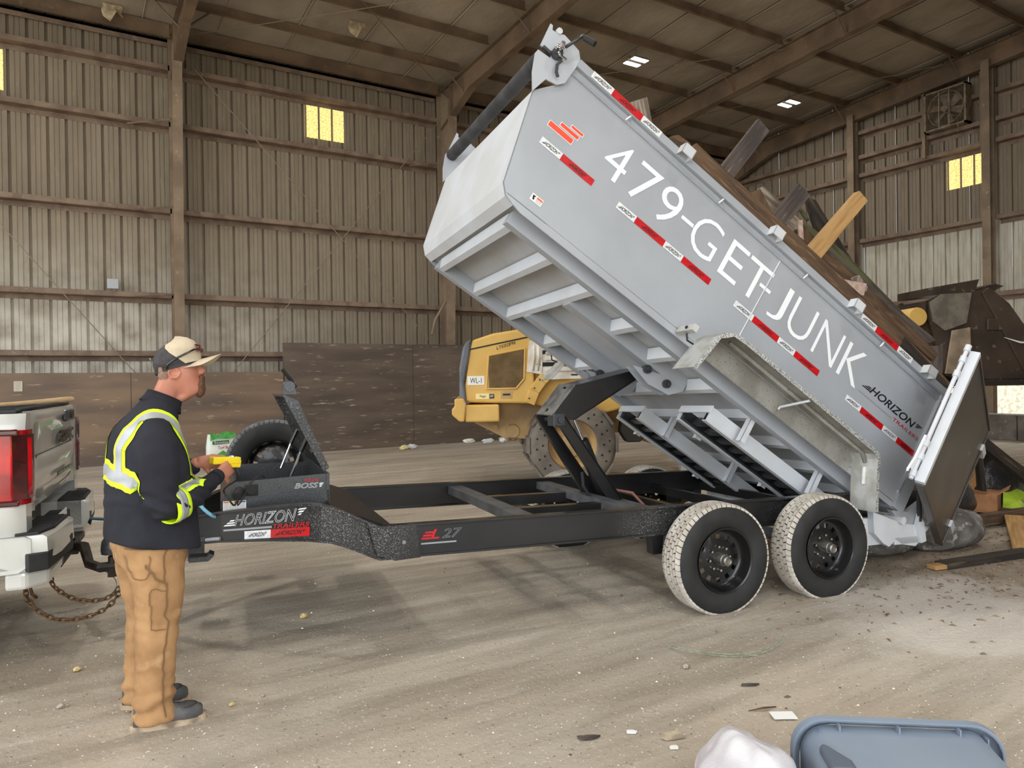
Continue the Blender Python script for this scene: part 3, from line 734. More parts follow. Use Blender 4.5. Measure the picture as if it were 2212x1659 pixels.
g = MB(FRM); g.grid([[tg_fn(.28, .69, .42, .48)(a/6, k) for a in range(7)] for k in (0, 1)]); obj('stripe', g, grey_vinyl, T_, fix=False)
for (a0, a1, m_) in ((.46, .68, white_refl), (.68, 1.0, red_vinyl)):
    g = MB(FRM); g.grid([[tg_fn(a0, a1, .14, .38)(a/6, k) for a in range(7)] for k in (0, 1)]); o = obj('reflective_tape', g, m_, T_, fix=False)
    g = MB(FRM); f2 = tg_fn(a0+.03, a1-.03, .2, .32); add_logo(g, lambda a, b_: tuple(Vector(f2(a, b_)) + Vector((0, -.002, 0))), .01); obj('tape_lettering', g, ink, o)
g = MB(FRM); c0 = tg_fn(0, 1, 0, 1)
g.add([tuple(Vector(tongue(.05, tongue_h(.05, .5))) + Vector((.028*math.cos(k*PI/10), -.003, .032*math.sin(k*PI/10)))) for k in range(20)], [tuple(range(20))]); obj('round_sticker', g, lab_w, T_, label='round white sticker with a purple and red print', fix=False)
g = MB(FRM); g.add([tuple(Vector(tongue(.05, tongue_h(.05, .5))) + Vector((.019*math.cos(k*PI/10), -.005, .012*math.sin(k*PI/10)))) for k in range(20)], [tuple(range(20))]); obj('sticker_print', g, mat('purple_print', (120, 60, 110), .5), T_, fix=False)
g = MB(FRM); lf = lambda a, b_: (a, -.002, b_)
add_text(g, 'L', logo_fn(lambda a, b_: (a, .028, b_), 1.2, 1.26, -.105, -.045), .3, .02)
for i in range(3): g.add([(1.14+.012*i, .028, -.105+.018*i), (1.205+.006*i, .028, -.105+.018*i), (1.209+.006*i, .028, -.093+.018*i), (1.144+.012*i, .028, -.093+.018*i)], [(0, 1, 2, 3)])
obj('lettering', g, red_vinyl, T_)
g = MB(FRM); add_text(g, '27', logo_fn(lambda a, b_: (a, .028, b_), 1.275, 1.41, -.105, -.045), .3, 0, .022); obj('lettering', g, grey_vinyl, T_, fix=False)
g = MB(FRM); g.box(1.14, 1.37, .026, .028, -.135, -.125); obj('stripe', g, grey_vinyl, T_)
# marker light on the tongue, jack, coupler
g = MB(FRM); g.box(-.2, -.1, .5, .53, -.115, -.08); obj('bracket_light', g, tool_black, T_, bevel=.004)
g = MB(FRM); g.tube([(-.1, .49, -.1), (-.06, .45, -.09), (-.02, .42, -.085)], .012, 8); obj('cable_clip', g, grey_vinyl, T_)
g = MB(FRM); g.box(-.22, -.12, .85, 1.05, -.3, .1); obj('jack_post', g, tool_black, T_, bevel=.005)
g = MB(FRM); g.plate([(-.2, -.235), (-.09, -.235), (-.06, -.21), (-.055, -.2)], .03, .5, .62); obj('jack_foot', g, tool_black, T_)
g = MB(FRM); g.box(-.62, -.4, .87, 1.03, -.19, -.06); obj('coupler_channel', g, tool_black, T_, bevel=.01)
g = MB(FRM); g.lathe((-.672, .95, -.2), (0, 0, 1), [(.062, -.03), (.066, 0), (.06, .05), (.045, .075), (.02, .085), (.0001, .087)], 20); g.box(-.66, -.5, .895, 1.005, -.2, -.13); obj('coupler', g, tool_black, T_, smooth='auto')

# scissor hoist
hoist = MB(FRM)
prof = [(2.602, .865), (3.21, 1.006), (3.234, .95), (2.59, .584), (2.40, .622)]
hb = black_paint
g = MB(FRM); g.prism(prof, .80, .815); g.prism(prof, 1.075, 1.09)
g.prism([(2.602, .865), (3.21, 1.006), (3.212, .996), (2.604, .855)], .78, 1.11); g.prism([(2.59, .584), (3.234, .95), (3.228, .96), (2.585, .594)], .80, 1.09)
hoist_o = obj('hoist_upper_arm', g, hb, T_)
g = MB(FRM)       # worn end plate with two slots
dusty_pl = mat('worn_grey_end_plate', (120, 118, 114), .6, col2=(84, 82, 80), scale=9)
for (a, b_, c_, d_) in ((.80, 1.09, 0, .08), (.80, .90, .08, .16), (.97, 1.09, .08, .16), (.80, 1.09, .16, .8), (.80, .92, .8, .9), (.98, 1.09, .8, .9), (.80, 1.09, .9, 1.0)):
    p0 = Vector((2.602, .865)); p1 = Vector((2.395, .62)); A_ = p0+(p1-p0)*c_; B_ = p0+(p1-p0)*d_
    g.prism([tuple(A_), tuple(B_), (B_.x-.010, B_.y+.008), (A_.x-.010, A_.y+.008)], a, b_)
obj('end_plate', g, dusty_pl, hoist_o)
g = MB(FRM); g.prism([(2.36, .61), (2.42, .635), (2.95, -.13), (2.87, -.15)], 1.03, 1.08); g.prism([(2.42, .64), (2.45, .60), (2.98, -.12), (2.95, -.13)], 1.0, 1.08); obj('hoist_lower_arm', g, hb, T_)
g = MB(FRM); g.prism([(2.42, .60), (2.50, .615), (3.05, -.12), (2.95, -.15)], .79, .83); g.prism([(2.50, .615), (2.51, .60), (3.06, -.12), (3.05, -.12)], .77, .85); obj('hoist_lower_arm', g, hb, T_)
g = MB(FRM); g.box(2.40, 2.50, .78, .9, .54, .64); obj('pivot_bracket', g, tool_black, T_, bevel=.006)
g = MB(FRM); g.cyl((2.46, .76, .59), (2.46, 1.1, .59), .028, n=14); obj('pivot_pin', g, tool_black, T_)
g = MB(FRM); g.cyl((2.62, .95, .66), (2.74, .95, .40), .025, n=14); obj('cylinder_rod', g, chrome, T_, smooth='auto')
g = MB(FRM); g.tube([(2.73, .95, .42), (2.735, .95, .41), (2.96, .95, -.1)], [.04, .055, .055], 16); obj('cylinder_barrel', g, black_paint, T_, smooth='auto')
g = MB(FRM); g.cyl((2.93, .72, -.12), (2.93, 1.18, -.12), .05, n=14); obj('base_pivot', g, tool_black, T_, smooth='auto')
g = MB(FRM); g.box(2.84, 3.0, .7, 1.2, -.2, -.1); obj('base_mount', g, black_paint, T_)
g = MB(FRM); g.tube([(2.70, .88, .16), (2.70, .86, .05), (2.78, .84, -.08), (2.9, .86, -.1)], .014, 7); obj('hydraulic_hose', g, black_rub, T_)
g = MB(FRM); g.tube([(3.0, .9, .0), (3.12, .8, -.02), (3.2, .75, -.12), (3.22, .75, -.16)], .012, 7); obj('hydraulic_hose', g, mat('reddish_hose', (140, 92, 84), .6), T_)
# ---------------------------------------------------------------- raised bed
BW0, BW1 = -.07, 1.96
side_poly = [(0, -.045), (0, 1.09), (4.18, 1.09), (4.2, .86), (4.327, .696), (4.159, .048), (4.098, -.018), (3.95, -.05)]
g = MB(BED); g.prism(side_poly, BW0, BW0+.012); bed = obj('dump_bed', g, bed_grey, T_)
g = MB(BED); g.prism(side_poly, BW1-.012, BW1); obj('far_side', g, bed_grey, bed)
g = MB(BED); g.box(0, 4.1, BW0, BW1, 0, .008); obj('bed_floor', g, bed_under, bed)
g = MB(BED); g.plate([(4.02, -.03), (4.098, -.018), (4.159, .048), (4.327, .696), (4.205, .86), (4.18, 1.05)], .006, BW0, BW1); obj('front_wall', g, bed_light, bed)
g = MB(BED); g.box(.0, 4.18, BW0-.04, BW0+.0, 1.03, 1.09); g.box(0, 4.18, BW0-.008, BW0, .975, 1.03); obj('top_rail', g, bed_grey, bed, bevel=.006)
g = MB(BED); g.box(.0, 4.18, BW1, BW1+.04, 1.03, 1.09); obj('top_rail', g, bed_grey, bed, bevel=.006)
g = MB(BED); g.tube([(.1, BW0-.012, .982), (4.15, BW0-.012, .982)], .006, 5); obj('tie_rod', g, bed_grey, bed)
g = MB(BED); g.tube([(2.072, BW0-.002, .972), (2.085, BW0-.002, .2)], .006, 5); obj('weld_seam', g, bed_light, bed)
for u in (3.2, 2.255, 1.325, .395):      # stake pockets
    g = MB(BED); t0 = BW0-.115; g.box(u-.05, u+.05, t0, t0+.008, 1.035, 1.11); g.box(u-.05, u-.044, t0, BW0-.04, 1.035, 1.11); g.box(u+.044, u+.05, t0, BW0-.04, 1.035, 1.11)
    obj('stake_pocket', g, bed_light, bed)
for u in (3.682, 2.762, 1.837, .915, .102):
    g = MB(BED); g.tube([(u-.03, BW0-.005, 1.005), (u-.005, BW0-.045, 1.015), (u+.0, BW0-.05, 1.0), (u+.012, BW0-.045, .965)], .006, 6); obj('tarp_hook', g, white_vinyl, bed, smooth=True)
# side frame rails and cross members under the floor
def ch(name, u0, u1, t0, t1, v0, v1, m=bed_under): g = MB(BED); g.box(u0, u1, t0, t1, v0, v1); return obj(name, g, m, bed, bevel=.003)
for (a, b_) in ((.05, .13), (1.76, 1.84)):
    ch('side_channel', .1, 3.98, a, b_, -.105, 0, bed_grey)
for i, u in enumerate((3.95, 3.58, 3.2, 2.76, 2.37, 1.93, 1.52, 1.11, .72, .34)):
    g = MB(BED); uu = u
    segs = ((.13, .52), (1.38, 1.76)) if i in (3, 4) else ((.13, 1.76),)
    for a, b_ in segs:
        g = MB(BED)
        g.box(uu-.008, uu, a, b_, -.09, 0); g.box(uu-.05, uu, a, b_, -.095, -.087)
        g.prism([(uu, -.09), (uu+.035, -.012), (uu+.028, -.01), (uu-.004, -.09)], a, b_)
        obj('cross_member', g, bed_light, bed)
for (a, b_) in ((.50, .62), (1.28, 1.40)):
    ch('sub_rail', 1.95, 3.16, a, b_, -.12, 0, bed_grey)
for (a, b_) in ((.5, .62), (1.28, 1.4)):
    g = MB(BED); g.prism([(2.2, -.12), (2.45, -.2), (2.25, -.25), (2.05, -.22), (1.95, -.12)], a, a+.015); g.prism([(2.2, -.12), (2.45, -.2), (2.25, -.25), (2.05, -.22), (1.95, -.12)], b_-.015, b_); obj('lift_ear', g, bed_grey, bed)
for u, t in ((2.33, .47), (2.12, .47), (2.33, 1.25)):
    g = MB(BED); g.cyl((u, t, -.16), (u, t+.05, -.16), .035, n=12); g.cyl((u, t-.02, -.16), (u, t, -.16), .018, n=8); obj('pivot_bolt', g, tool_black, bed)
# hangers
for (u, ts_) in ((1.52, (.16, .72, 1.2, 1.68)), (.72, (.16, .72, 1.2, 1.68))):
    for t in ts_:
        g = MB(BED); g.box(u-.008, u, t-.02, t+.03, -.3, -.08); g.box(u-.05, u, t-.02, t-.014, -.3, -.08); obj('ramp_hanger', g, bed_light, bed)
# ramp carriers with black ramps stored inside
for (a, b_) in ((.25, .65), (1.23, 1.63)):
    g = MB(BED)
    for t in (a, b_-.008): g.box(.0, 1.8, t, t+.008, -.29, -.17)
    for t in (a, b_-.05): g.box(.0, 1.8, t, t+.05, -.296, -.288)
    g.box(1.795, 1.81, a-.01, b_+.01, -.225, -.165)
    cr = obj('ramp_carrier', g, bed_light, bed)
    g = MB(BED)
    for t in (a+.02, b_-.07): g.box(.0, 1.78, t, t+.05, -.27, -.19)
    rp = obj('loading_ramp', g, black_paint, bed)
    for k in range(12):
        g = MB(BED); g.prism([(.1+.14*k, -.26), (.16+.14*k, -.26), (.13+.14*k, -.2)], a+.04, b_-.04); obj('rung', g, tool_black, rp)
g = MB(BED); g.box(.0, 1.8, .13, 1.76, -.03, -.004); obj('under_sheet', g, bed_under, bed)
g = MB(BED); g.box(-.02, .12, BW0, BW1, -.05, .08); obj('rear_bolster', g, bed_grey, bed, bevel=.004)
for t in (BW0-.03, BW1-.02):
    g = MB(BED); g.prism([(0, -.045), (.12, -.045), (.12, 1.1), (0, 1.1)], t, t+.05); obj('rear_post', g, bed_grey, bed, bevel=.004)
    g = MB(BED); g.prism([(.12, -.08), (-.04, .0), (-.16, .2), (-.22, .18), (-.2, -.06), (-.08, -.14)], t, t+.05); obj('hinge_lug', g, bed_grey, bed, bevel=.004)
g = MB(BED); g.tube([(-.04, BW0-.05, .18), (-.12, BW0-.06, .05), (-.16, BW0-.06, -.02)], .018, 8); obj('latch_handle', g, mat('worn_black_handle', (40, 40, 42), .5), bed)
g = MB(BED); g.prism([(-.12, .03), (-.2, .0), (-.3, -.12), (-.26, -.16), (-.14, -.06)], BW0-.07, BW0-.04); g.cyl((-.18, BW0-.08, -.02), (-.18, BW0-.03, -.02), .02, n=10); obj('gate_latch', g, bed_light, bed)

# fenders
for side in (0, 1):
    mir = (lambda t: t) if side == 0 else (lambda t: BW0+BW1-t)
    t_out, t_in = mir(-.33), mir(BW0)
    lo_, hi_ = min(t_out, t_in), max(t_out, t_in)
    pf = [(2.44, -.26), (2.40, -.05), (2.385, .03), (2.35, .085), (2.283, .13), (2.162, .139), (.74, .125), (.70, .115), (.665, .085), (.63, .0), (.48, -.27)]
    g = MB(BED); g.plate(pf, .006, lo_, hi_); fd = obj('fender', g, alum, bed, smooth='auto')
    g = MB(BED); e = t_out-.004 if side == 0 else t_out
    inner = [(p[0] + .028*(1.45-p[0])/abs(1.45-p[0])*(0.9 if i not in (4, 5, 6) else .2), p[1]-(.03 if i in (3, 4, 5, 6, 7) else .0)) for i, p in enumerate(pf)]
    for i in range(len(pf)-1): g.prism([pf[i], pf[i+1], inner[i+1], inner[i]], e, e+.004)
    obj('fender_lip', g, mat('bright_treadplate', (214, 216, 214), .35, .5, col2=(130, 130, 128), scale=110, lo=.45, hi=.6, bump=.5, bscale=120), fd)
    g = MB(BED); ti = t_in-.003 if side == 0 else t_in
    g.prism([(2.37, -.05), (2.36, .06), (2.25, .12), (.72, .112), (.66, .05), (.66, -.05)], ti, ti+.003); obj('inner_panel', g, alum_in, fd)
    g = MB(BED); g.plate([(p[0], p[1]-.005) for p in pf[1:-1]], .002, lo_+.006, hi_-.006); obj('underside', g, alum_in, fd, smooth='auto')
    g = MB(BED); g.tube([(2.2, mir(-.19), .118), (.72, mir(-.19), .108), (.66, mir(-.2), .05)], .016, 8); obj('conduit', g, alum_in, fd, smooth=True)
    g = MB(BED); g.cyl((.65, mir(-.2), .02), (.59, mir(-.2), -.1), .022, n=10); obj('conduit_sleeve', g, alum, fd, smooth='auto')
    g = MB(BED); g.tube([(1.46, mir(-.31), .10), (1.5, mir(-.09), .02), (1.5, mir(-.08), .0)], .01, 7); obj('brace_rod', g, bed_light, fd)
    g = MB(BED); t0, t1 = sorted((mir(-.28), mir(-.08))); g.box(2.52, 2.56, t0, t1, -.03, .02) ; obj('marker_bracket', g, alum, fd)
    g = MB(BED); g.cyl((2.57, mir(-.2), -.005), (2.56, mir(-.2), -.005), .012, n=10); obj('marker_light', g, black_rub, fd)
    g = MB(BED); g.tube([(2.53, mir(-.18), -.03), (2.5, mir(-.18), -.07), (2.44, mir(-.17), -.06)], .007, 6); obj('marker_wire', g, black_rub, fd)

# tarp roller housing at the front top
plate_poly = [(4.300, .80), (4.33, .67), (4.4, .776), (4.452, .898), (4.449, .929), (4.349, .942), (4.36, .975), (4.452, .966), (4.476, 1.14), (4.457, 1.141), (4.442, 1.113), (4.40, 1.12), (4.359, 1.147), (4.263, 1.137), (4.22, 1.131), (4.183, 1.09), (4.175, 1.02), (4.180, .872), (4.218, .823)]
for t in (BW0-.035, BW1+.02):
    g = MB(BED); g.prism(plate_poly, t, t+.012); obj('tarp_end_plate', g, plate_m, bed)
g = MB(BED); g.cyl((4.40, BW0-.02, 1.14), (4.40, BW0-.045, 1.14), .022, n=8); obj('plate_knob', g, bed_light, bed)
g = MB(BED); n_ = 40
rings = []
for i in range(n_+1):
    t = BW0+.0+(BW1-BW0)*i/n_; rad = .052*(1+.05*noise.noise(Vector((i*.4, 0, 0))))
    rings.append([(4.40+rad*math.cos(2*PI*k/24)*(1+.04*noise.noise(Vector((i*.5, k*.6, 2)))), t, .925+rad*math.sin(2*PI*k/24)*(1+.04*noise.noise(Vector((i*.5, k*.6, 5))))) for k in range(24)])
g.loft(rings)
tarp_m = mat('black_mesh_tarp', (44, 44, 46), .75, col2=(66, 66, 68), scale=8, lo=.4, hi=.7, stretch=(1, 1, 1), bump=.4, bscale=120)
roll = obj('rolled_tarp', g, tarp_m, bed, smooth=True)
for i in range(26):
    t = BW0+.08+(BW1-BW0-.2)*i/26; a = R(95+6*math.sin(i*1.7))
    a2 = a + R(16); g = MB(BED)
    g.tube([(4.40+.056*math.cos(a), t, .925+.056*math.sin(a)), (4.40+.0564*math.cos((a+a2)/2), t+.04, .925+.0564*math.sin((a+a2)/2)), (4.40+.056*math.cos(a2), t+.075, .925+.056*math.sin(a2))], .0034, 4)
    obj('stitch', g, white_vinyl, roll)
# crank and gear on the near plate
cx, cy = 4.335, .985; tn = BW0-.04
g = MB(BED); g.cyl((cx, tn, cy), (cx, tn-.04, cy), .038, n=12); g.box(cx+.02, cx+.1, tn-.01, tn, cy-.03, cy-.01); obj('gear_case', g, tool_black, bed, smooth='auto')
g = MB(BED)
for k in range(9): g.sphere((cx+.025*math.cos(k), tn-.04-.012*(k % 3), cy+.03*math.sin(k*1.3)+.01), .01, 8, 6)
g.cyl((cx+.0, tn-.02, cy+.02), (cx+.01, tn-.09, cy+.045), .016, n=8); obj('gear_teeth', g, chrome, bed)
g = MB(BED); g.tube([(cx-.02, tn-.06, cy+.05), (cx-.06, tn-.07, cy+.16), (cx-.075, tn-.07, cy+.2)], .011, 8); obj('crank_arm', g, tool_black, bed, smooth=True)
g = MB(BED); g.tube([(cx-.075, tn-.07, cy+.2), (cx-.09, tn-.08, cy+.185), (cx-.16, tn-.13, cy+.165)], [.01, .02, .021], 12); obj('crank_grip', g, black_rub, bed, smooth='auto')
g = MB(BED); g.plate([(cx-.03, cy-.01), (cx-.06, cy-.03), (cx-.05, cy-.07), (cx-.07, cy-.11), (cx-.095, cy-.13)], .02, tn-.035, tn-.025); obj('release_lever', g, tool_black, bed)
g = MB(BED); g.cyl((cx-.07, tn-.03, cy), (cx-.02, tn-.05, cy-.02), .011, n=8); obj('lever_pin', g, chrome, bed)

# tapes and lettering on the near side: s runs rearwards, so the writing reads along -u
def bf(t): return lambda a, b_: (a, t, b_)
def tape(u0, u1, v0, v1, m, t=BW0-.003):
    g = MB(BED); g.add([(u0, t, v0), (u1, t, v0), (u1, t, v1), (u0, t, v1)], [(0, 1, 2, 3)]); o = obj('reflective_tape', g, m, bed, fix=False)
    c = (u0+u1)/2; L_ = .075
    g = MB(BED); add_logo(g, logo_fn(bf(t-.0012), c+L_, c-L_, v0+.012, v1-.012), .02); obj('tape_lettering', g, ink, bed)
w_, r_ = white_refl, red_vinyl
for us, v0, v1, cols, t in (((4.106, 3.927, 3.644), .43, .481, (w_, r_), BW0-.003), ((3.417, 3.247, 2.968, 2.79, 2.508), .425, .477, (w_, r_, w_, r_), BW0-.003),
                      ((2.249, 2.05, 1.772, 1.587, 1.309), .426, .477, (w_, r_, w_, r_), BW0-.003), ((.98, .80, .523, .343, .09), .424, .474, (w_, r_, w_, r_), BW0-.003),
                      ((4.06, 3.875, 3.6, 3.42), 1.035, 1.087, (w_, r_, w_), BW0-.046), ((1.215, 1.035, .757, .575), 1.035, 1.087, (w_, r_, w_), BW0-.046)):
    for i, m_ in enumerate(cols): tape(us[i], us[i+1], v0, v1, m_, t)
for ch_, u0, u1, v0, v1 in (('4', 3.669, 3.483, .563, .853), ('7', 3.419, 3.215, .563, .848), ('9', 3.177, 2.985, .56, .853), ('G', 2.834, 2.585, .556, .858), ('E', 2.502, 2.32, .557, .855),
                            ('T', 2.304, 2.059, .557, .855), ('J', 1.975, 1.832, .55, .856), ('U', 1.779, 1.544, .553, .856), ('N', 1.472, 1.225, .558, .856), ('K', 1.17, .935, .556, .852)):
    g = MB(BED); add_text(g, ch_, logo_fn(bf(BW0-.003), u0, u1, v0, v1), 0, -.012 if ch_ in 'GUNJ' else -.006); obj('number_lettering', g, white_vinyl, bed)
for u0, u1 in ((2.956, 2.84), (2.135, 2.02)):
    g = MB(BED); g.add([(u0, BW0-.003, .695), (u1, BW0-.003, .695), (u1, BW0-.003, .723), (u0, BW0-.003, .723)], [(0, 1, 2, 3)]); obj('number_lettering', g, white_vinyl, bed, fix=False)
for (u0, u1, v0, v1) in ((4.12, 3.918, .572, .61), (4.049, 3.895, .628, .654), (3.979, 3.878, .67, .689)):
    g = MB(BED); e = .004; g.add([(u0+e, BW0-.002, v0-e), (u1-e, BW0-.002, v0-e), (u1-e, BW0-.002, v1+e), (u0+e, BW0-.002, v1+e)], [(0, 1, 2, 3)]); obj('logo_outline', g, white_vinyl, bed, fix=False)
    g = MB(BED); g.add([(u0, BW0-.0035, v0), (u1, BW0-.0035, v0), (u1, BW0-.0035, v1), (u0, BW0-.0035, v1)], [(0, 1, 2, 3)]); obj('logo_bar', g, orange_vinyl, bed, fix=False)
g = MB(BED); add_logo(g, logo_fn(bf(BW0-.003), .89, .14, .617, .685), .012); obj('logo_lettering', g, ink, bed)
g = MB(BED); g.add([(.894, BW0-.003, .566), (.48, BW0-.003, .563), (.48, BW0-.003, .575), (.894, BW0-.003, .578)], [(0, 1, 2, 3)]); obj('logo_stripe', g, grey_vinyl, bed, fix=False)
g = MB(BED); add_text(g, 'TRAILERS', logo_fn(bf(BW0-.003), .465, .138, .56, .589), .1, .0); obj('logo_lettering', g, red_vinyl, bed)
g = MB(BED); g.add([(3.957, BW0-.003, .07), (3.865, BW0-.003, .07), (3.865, BW0-.003, .12), (3.957, BW0-.003, .12)], [(0, 1, 2, 3)]); obj('warning_sticker', g, lab_w, bed, fix=False)
g = MB(BED); g.add([(3.915, BW0-.004, .1), (3.868, BW0-.004, .1), (3.868, BW0-.004, .114), (3.915, BW0-.004, .114)], [(0, 1, 2, 3)]); obj('sticker_header', g, MATS['label_stripe_0'], bed, fix=False)
g = MB(BED); add_text(g, 'PINCH POINT', logo_fn(bf(BW0-.004), .913, .87, .088, .095)) if False else None
g = MB(BED); add_text(g, 'PINCH POINT', logo_fn(bf(BW0-.004), 3.914, 3.87, .088, .096)); add_text(g, 'KEEP HANDS AWAY', logo_fn(bf(BW0-.004), 3.914, 3.87, .077, .084))
g.add([(3.95, BW0-.004, .11), (3.94, BW0-.004, .08), (3.925, BW0-.004, .082), (3.932, BW0-.004, .1), (3.922, BW0-.004, .112)], [(0, 1, 2, 3, 4)]); obj('sticker_print', g, ink, bed)

# tailgate door swung out
a_ = R(62); dx = BT*math.cos(a_) - BU*math.sin(a_)
GATE = Fr(BED(.512, -.6, .0), dx, BV, dx.cross(BV).normalized())     # x across the door, y up, z = thickness
gate_m = mat('scuffed_gate_lumber_reflection', (92, 88, 84), .3, .5, col2=(66, 60, 54), scale=2.2, lo=.35, hi=.7, col3=(140, 136, 130), s3=7, lo3=.66, hi3=.75)  # scuffed gate steel with the reflected dark lumber put into its colour
GW, GH = 1.25, 1.115
g = MB(GATE); g.box(0, GW, 0, GH, -.02, .02); gate = obj('tailgate', g, gate_m, bed)
g = MB(GATE); g.box(-.05, .0, -.01, GH+.01, -.035, .035); obj('gate_edge_channel', g, bed_light, gate, bevel=.004)
for q in ((0, GW, -.02, 0), (0, GW, GH, GH+.02), (GW-.02, GW, 0, GH)):
    g = MB(GATE); g.box(*q, -.03, .03); obj('gate_frame', g, gate_m, gate, bevel=.004)
g = MB(GATE); g.cyl((-.08, -.02, -.05), (-.08, GH+.0, -.05), .016, n=12); lr = obj('lock_rod', g, bed_light, gate, smooth='auto')
for y in (.0, .14, .25, GH-.25, GH-.12, GH-.02):
    g = MB(GATE); g.cyl((-.08, y, -.05), (-.08, y+.05, -.05), .024, n=12); g.box(-.08, -.04, y, y+.02, -.06, -.03); obj('rod_collar', g, bed_light, lr, smooth='auto')
g = MB(GATE); g.prism([(-.13, .32), (-.10, .32), (-.10, .05), (-.16, -.03), (-.2, .0), (-.15, .12)], -.07, -.055, 'xy'); obj('lever_bracket', g, white_vinyl, lr)
g = MB(GATE); g.prism([(-.18, .02), (-.155, .02), (-.18, -.19), (-.205, -.2), (-.215, -.18)], -.066, -.05, 'xy'); obj('lever', g, mat('worn_steel_lever', (92, 96, 104), .4, .6), lr)
for y in (.15, .9):
    g = MB(GATE); g.box(GW-.05, GW+.12, y, y+.06, -.04, .04); obj('gate_hinge', g, bed_light, gate)
# ---------------------------------------------------------------- wheel loader in the background
lh = R(-29); LO = Fr((6.413, 8.63, 0), (math.cos(lh), math.sin(lh), 0), (-math.sin(lh), math.cos(lh), 0), (0, 0, 1))
cat_y = mat('faded_loader_yellow', (222, 182, 100), .5, col2=(210, 168, 86), scale=2, col3=(196, 170, 120), s3=4, lo3=.62, hi3=.8)
cat_dk = mat('dirty_loader_yellow', (192, 160, 108), .6, col2=(156, 130, 94), scale=3, lo=.4, hi=.65)
cat_w = mat('chipped_white_guard', (226, 222, 212), .6, col2=(206, 198, 182), scale=6, col3=(150, 122, 90), s3=16, lo3=.64, hi3=.7)
ld_grey = mat('grey_plastic_cowl', (104, 106, 112), .45, col2=(84, 86, 92), scale=3)
ld_tire = mat('worn_solid_tyre', (132, 124, 114), .9, col2=(96, 90, 84), scale=3, lo=.35, hi=.65, bump=.3, bscale=12)
bucket_m = mat('worn_brown_bucket_steel', (92, 78, 68), .45, .3, col2=(62, 54, 48), scale=1.6, lo=.35, hi=.65, col3=(150, 136, 120), s3=7, lo3=.62, hi3=.74)
loader = thing('wheel_loader', 'yellow wheel loader with white side guard parked behind the trailer, bucket raised at right', 'loader', (8, 8.5, 0))
A0, A1 = .15, 2.05       # hood sides
hood = [(-1.56, 1.30), (-1.58, 1.55), (-1.50, 2.08), (-1.46, 2.22), (-1.15, 2.32), (-.74, 2.38), (-.55, 2.36), (-.55, 1.27)]
g = MB(LO); g.prism(hood, A0, A1); g.prism([(-.55, 1.27), (-.55, 2.36), (.5, 2.34), (.9, 2.0), (.9, 1.2), (.1, 1.0)], A0+.1, A1-.1)
hd = obj('engine_hood', g, cat_y, loader, bevel=.03)
g = MB(LO); g.box(-1.505, -.60, A0-.004, A0, 2.085, 2.10); obj('panel_gap', g, dark_m, hd) if False else None
g = MB(LO); g.prism([(-1.5, 2.075), (-.6, 2.255), (-.6, 2.275), (-1.5, 2.095)], A0-.006, A0+.002); obj('panel_seam', g, ink, hd)
g = MB(LO); g.prism([(-1.66, 1.36), (-1.66, 1.8), (-1.6, 2.12), (-1.55, 2.2), (-1.47, 2.24), (-1.5, 2.0), (-1.58, 1.6), (-1.56, 1.35), (-1.5, 1.28), (-1.56, 1.26)], A0-.03, A1+.03); obj('rear_cowl', g, ld_grey, loader, bevel=.03)
g = MB(LO); fr_ = [(-1.26, 1.50), (-1.22, 1.99), (-.68, 2.09), (-.70, 1.64), (-.82, 1.50)]
g.prism([(-1.22, 1.51), (-1.22, 1.98), (-.69, 2.07), (-.71, 1.65), (-.82, 1.51)], A0-.008, A0+.004); obj('grille_backing', g, mat('dark_grille_hollow', (72, 58, 40), .9, col2=(120, 98, 70), scale=5), hd)
g = MB(LO)
inside = lambda a, z: z > 1.51 and a > -1.22 and a < -.70 and z < 1.98+(a+1.22)*.17 and (a < -.82 or z > 1.51+(a+.82)*1.27)
for i in range(40):
    a = -1.22+i*.0135
    zz = [z for z in [1.51+.01*k for k in range(58)] if inside(a, z)]
    if len(zz) > 1: g.box(a-.0015, a+.0015, A0-.014, A0-.01, min(zz), max(zz))
for i in range(36):
    z = 1.52+i*.0155; aa = [a for a in [-1.22+.01*k for k in range(54)] if inside(a, z)]
    if len(aa) > 1: g.box(min(aa), max(aa), A0-.014, A0-.01, z-.0015, z+.0015)
obj('grille_mesh', g, mat('grille_mesh_steel', (150, 124, 82), .7), hd, kind='stuff')
g = MB(LO)
for i in range(len(fr_)):
    a, b_ = Vector(fr_[i]), Vector(fr_[(i+1) % 5]); g.tube([(a.x, A0-.01, a.y), (b_.x, A0-.01, b_.y)], .014, 6)
obj('grille_frame', g, cat_y, hd, smooth='auto')
# white guard with slots
g = MB(LO); g.prism([(-.66, 1.74), (-.62, 2.2), (-.45, 2.2), (-.42, 1.9), (-.44, 1.7)], A0-.02, A0); g.prism([(-.44, 1.62), (-.44, 2.19), (-.33, 2.1), (0, 1.84), (.15, 1.72), (.16, 1.63)], A0+.0, A0+.02)
wg = obj('white_guard', g, cat_w, loader, bevel=.006)
for a, b_, z0, z1 in ((-.42, -.3, 2.0, 2.06), (-.43, -.2, 1.82, 1.88), (-.1, .02, 1.82, 1.87), (.0, .1, 1.68, 1.7)):
    g = MB(LO); g.box(a, b_, A0-.006, A0+.0, z0, z1); obj('guard_slot', g, ink, wg)
for a in (-.57, -.50):
    g = MB(LO); g.tube([(a, A0-.02, 1.76), (a+.02, A0-.03, 1.95), (a+.02, A0-.02, 2.14)], .02, 6); obj('guard_rib', g, cat_w, wg, smooth=True)
for a, z in ((-.38, 1.93), (-.36, 1.77)):
    g = MB(LO); g.box(a, a+.45-.2*(z > 1.8), A0-.03, A0, z-.02, z+.02); obj('guard_rail', g, cat_w, wg, bevel=.004)
